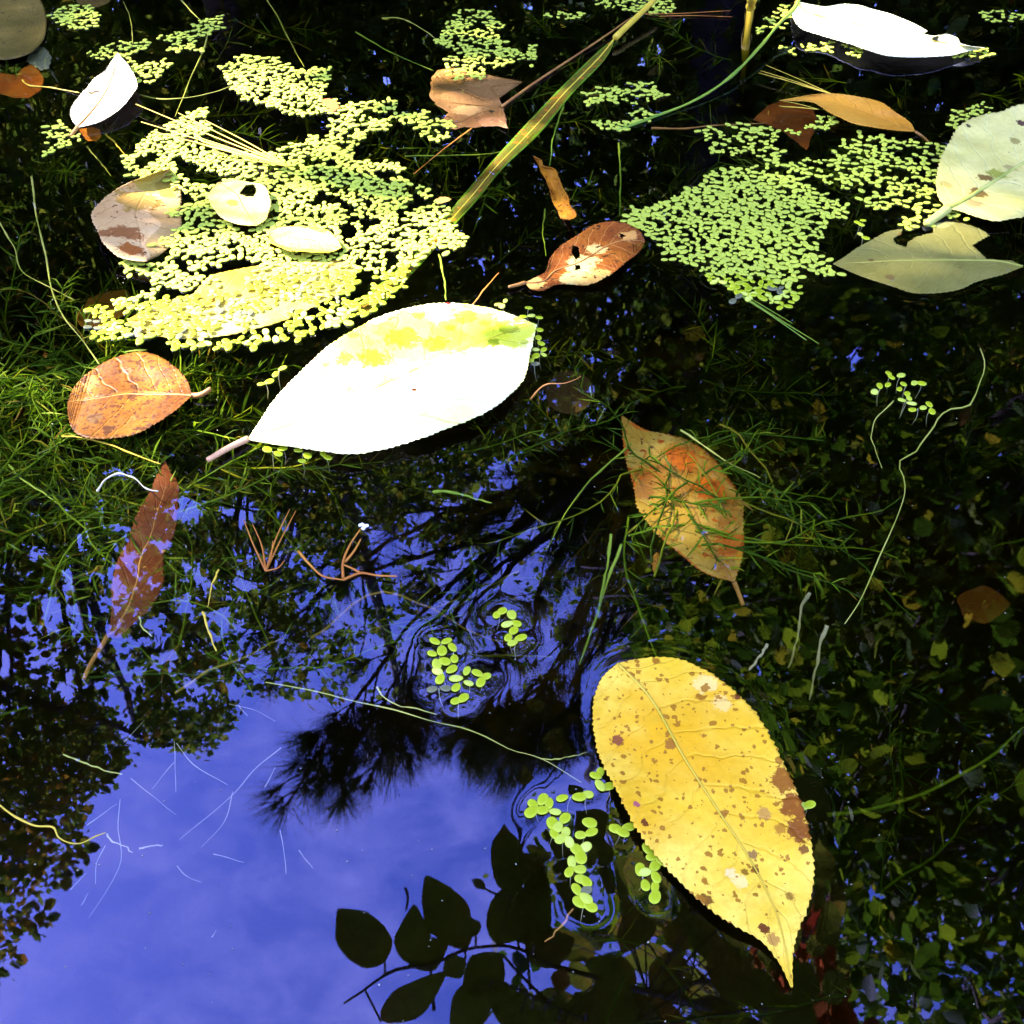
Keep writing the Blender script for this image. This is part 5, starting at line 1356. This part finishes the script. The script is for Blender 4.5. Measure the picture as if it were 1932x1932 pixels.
c_ = MB(); leaf_cards(c_, P - sb, rng.uniform(.045, .07, len(P)), wide=1.4); c_.build('crown', M['tree_green'], shade, smooth=False)
t_ = MB(); tk = spline([sb - (0, 0, .1), sb + (.1, 0, 1.4), sb + (.2, -.05, 3.4)], 14)
t_.tube(tk - sb, np.linspace(.10, .03, 14), 9); t_.build('trunk', M['bark'], shade)
l_ = MB()
for k in range(14):
    c = P[random.randrange(len(P))]
    a = tk[int(np.clip((c[2] - .5) / 3.4 * 13, 4, 12))]
    # thin limbs that stay off the sunlit patches
    q = spline([a, (a + c) / 2 + np.array([0, 0, .15]), c], 10)
    foot = q - SDIR * (q[:, 2] / SDIR[2])[:, None]
    f2 = proj(foot)
    qm = proj(q, True)
    if ((qm[:, 0] > -60) & (qm[:, 0] < 2000) & (qm[:, 1] > -60) & (qm[:, 1] < 2000)).any(): continue
    if any(inpoly(f2[:, 0], f2[:, 1], pg).any() for pg, f in LIT[:4]): continue
    l_.tube(q - sb, np.linspace(.02, .004, 10), 5)
l_.tube(spline([tk[8], tk[8] + (.2, 0, .3)], 5) - sb, np.linspace(.02, .01, 5), 5)
l_.build('limbs', M['bark'], shade)

# second added tree, unseen: its crown is thinned patch by patch for soft dapple
sb2 = np.array([-6.2, 1.9, bed_z(-6.2, 1.9)])
tall = empty('added_tall_shade_tree', sb2, 'added unseen taller tree whose high crown is shaped to dapple the sunlight', 'tree')
N = 9200
tx, ty = rng.uniform(-1.0, 1.15, N), rng.uniform(-.35, 1.65, N)
tgt = np.stack([tx, ty, np.zeros(N)], 1)
P = tgt + SDIR * rng.uniform(6.0, 8.2, N)[:, None]
ok = np.ones(N, bool)
pr_ = proj(tgt)
for pg, f in SOFT:
    ok &= ~(inpoly(pr_[:, 0], pr_[:, 1], pg) & (rng.random(N) < f))
for pg, f in LIT:
    hit = inpoly(pr_[:, 0], pr_[:, 1], pg)
    for a_ in np.arange(0, 6.28, .5236):
        q_ = proj(tgt + np.array([math.cos(a_), math.sin(a_), 0]) * .062)
        hit |= inpoly(q_[:, 0], q_[:, 1], pg)
    ok &= ~(hit & (rng.random(N) < f))
P = P[ok]
c_ = MB(); leaf_cards(c_, P - sb2, rng.uniform(.045, .075, len(P)), wide=1.4); c_.build('crown', M['tree_green'], tall, smooth=False)
t_ = MB(); tk = spline([sb2 - (0, 0, .1), sb2 + (.1, -.1, 3.0), sb2 + (.3, -.2, 6.6)], 14)
t_.tube(tk - sb2, np.linspace(.16, .04, 14), 9); t_.build('trunk', M['bark'], tall)
l_ = MB()
for k in range(22):
    c = P[random.randrange(len(P))]
    q = spline([tk[int(np.clip((c[2] - 1.0) / 6.6 * 13, 4, 12))], (tk[8] + c) / 2 + np.array([0, 0, .15]), c], 10)
    foot = q - SDIR * (q[:, 2] / SDIR[2])[:, None]
    f2 = proj(foot)
    qm = proj(q, True)
    if ((qm[:, 0] > -60) & (qm[:, 0] < 2000) & (qm[:, 1] > -60) & (qm[:, 1] < 2000)).any(): continue
    if any(inpoly(f2[:, 0], f2[:, 1], pg).any() for pg, f in LIT): continue
    l_.tube(q - sb2, np.linspace(.03, .004, 10), 5)
l_.tube(spline([tk[8], tk[8] + (.3, 0, .4)], 5) - sb2, np.linspace(.03, .01, 5), 5)
l_.build('limbs', M['bark'], tall)
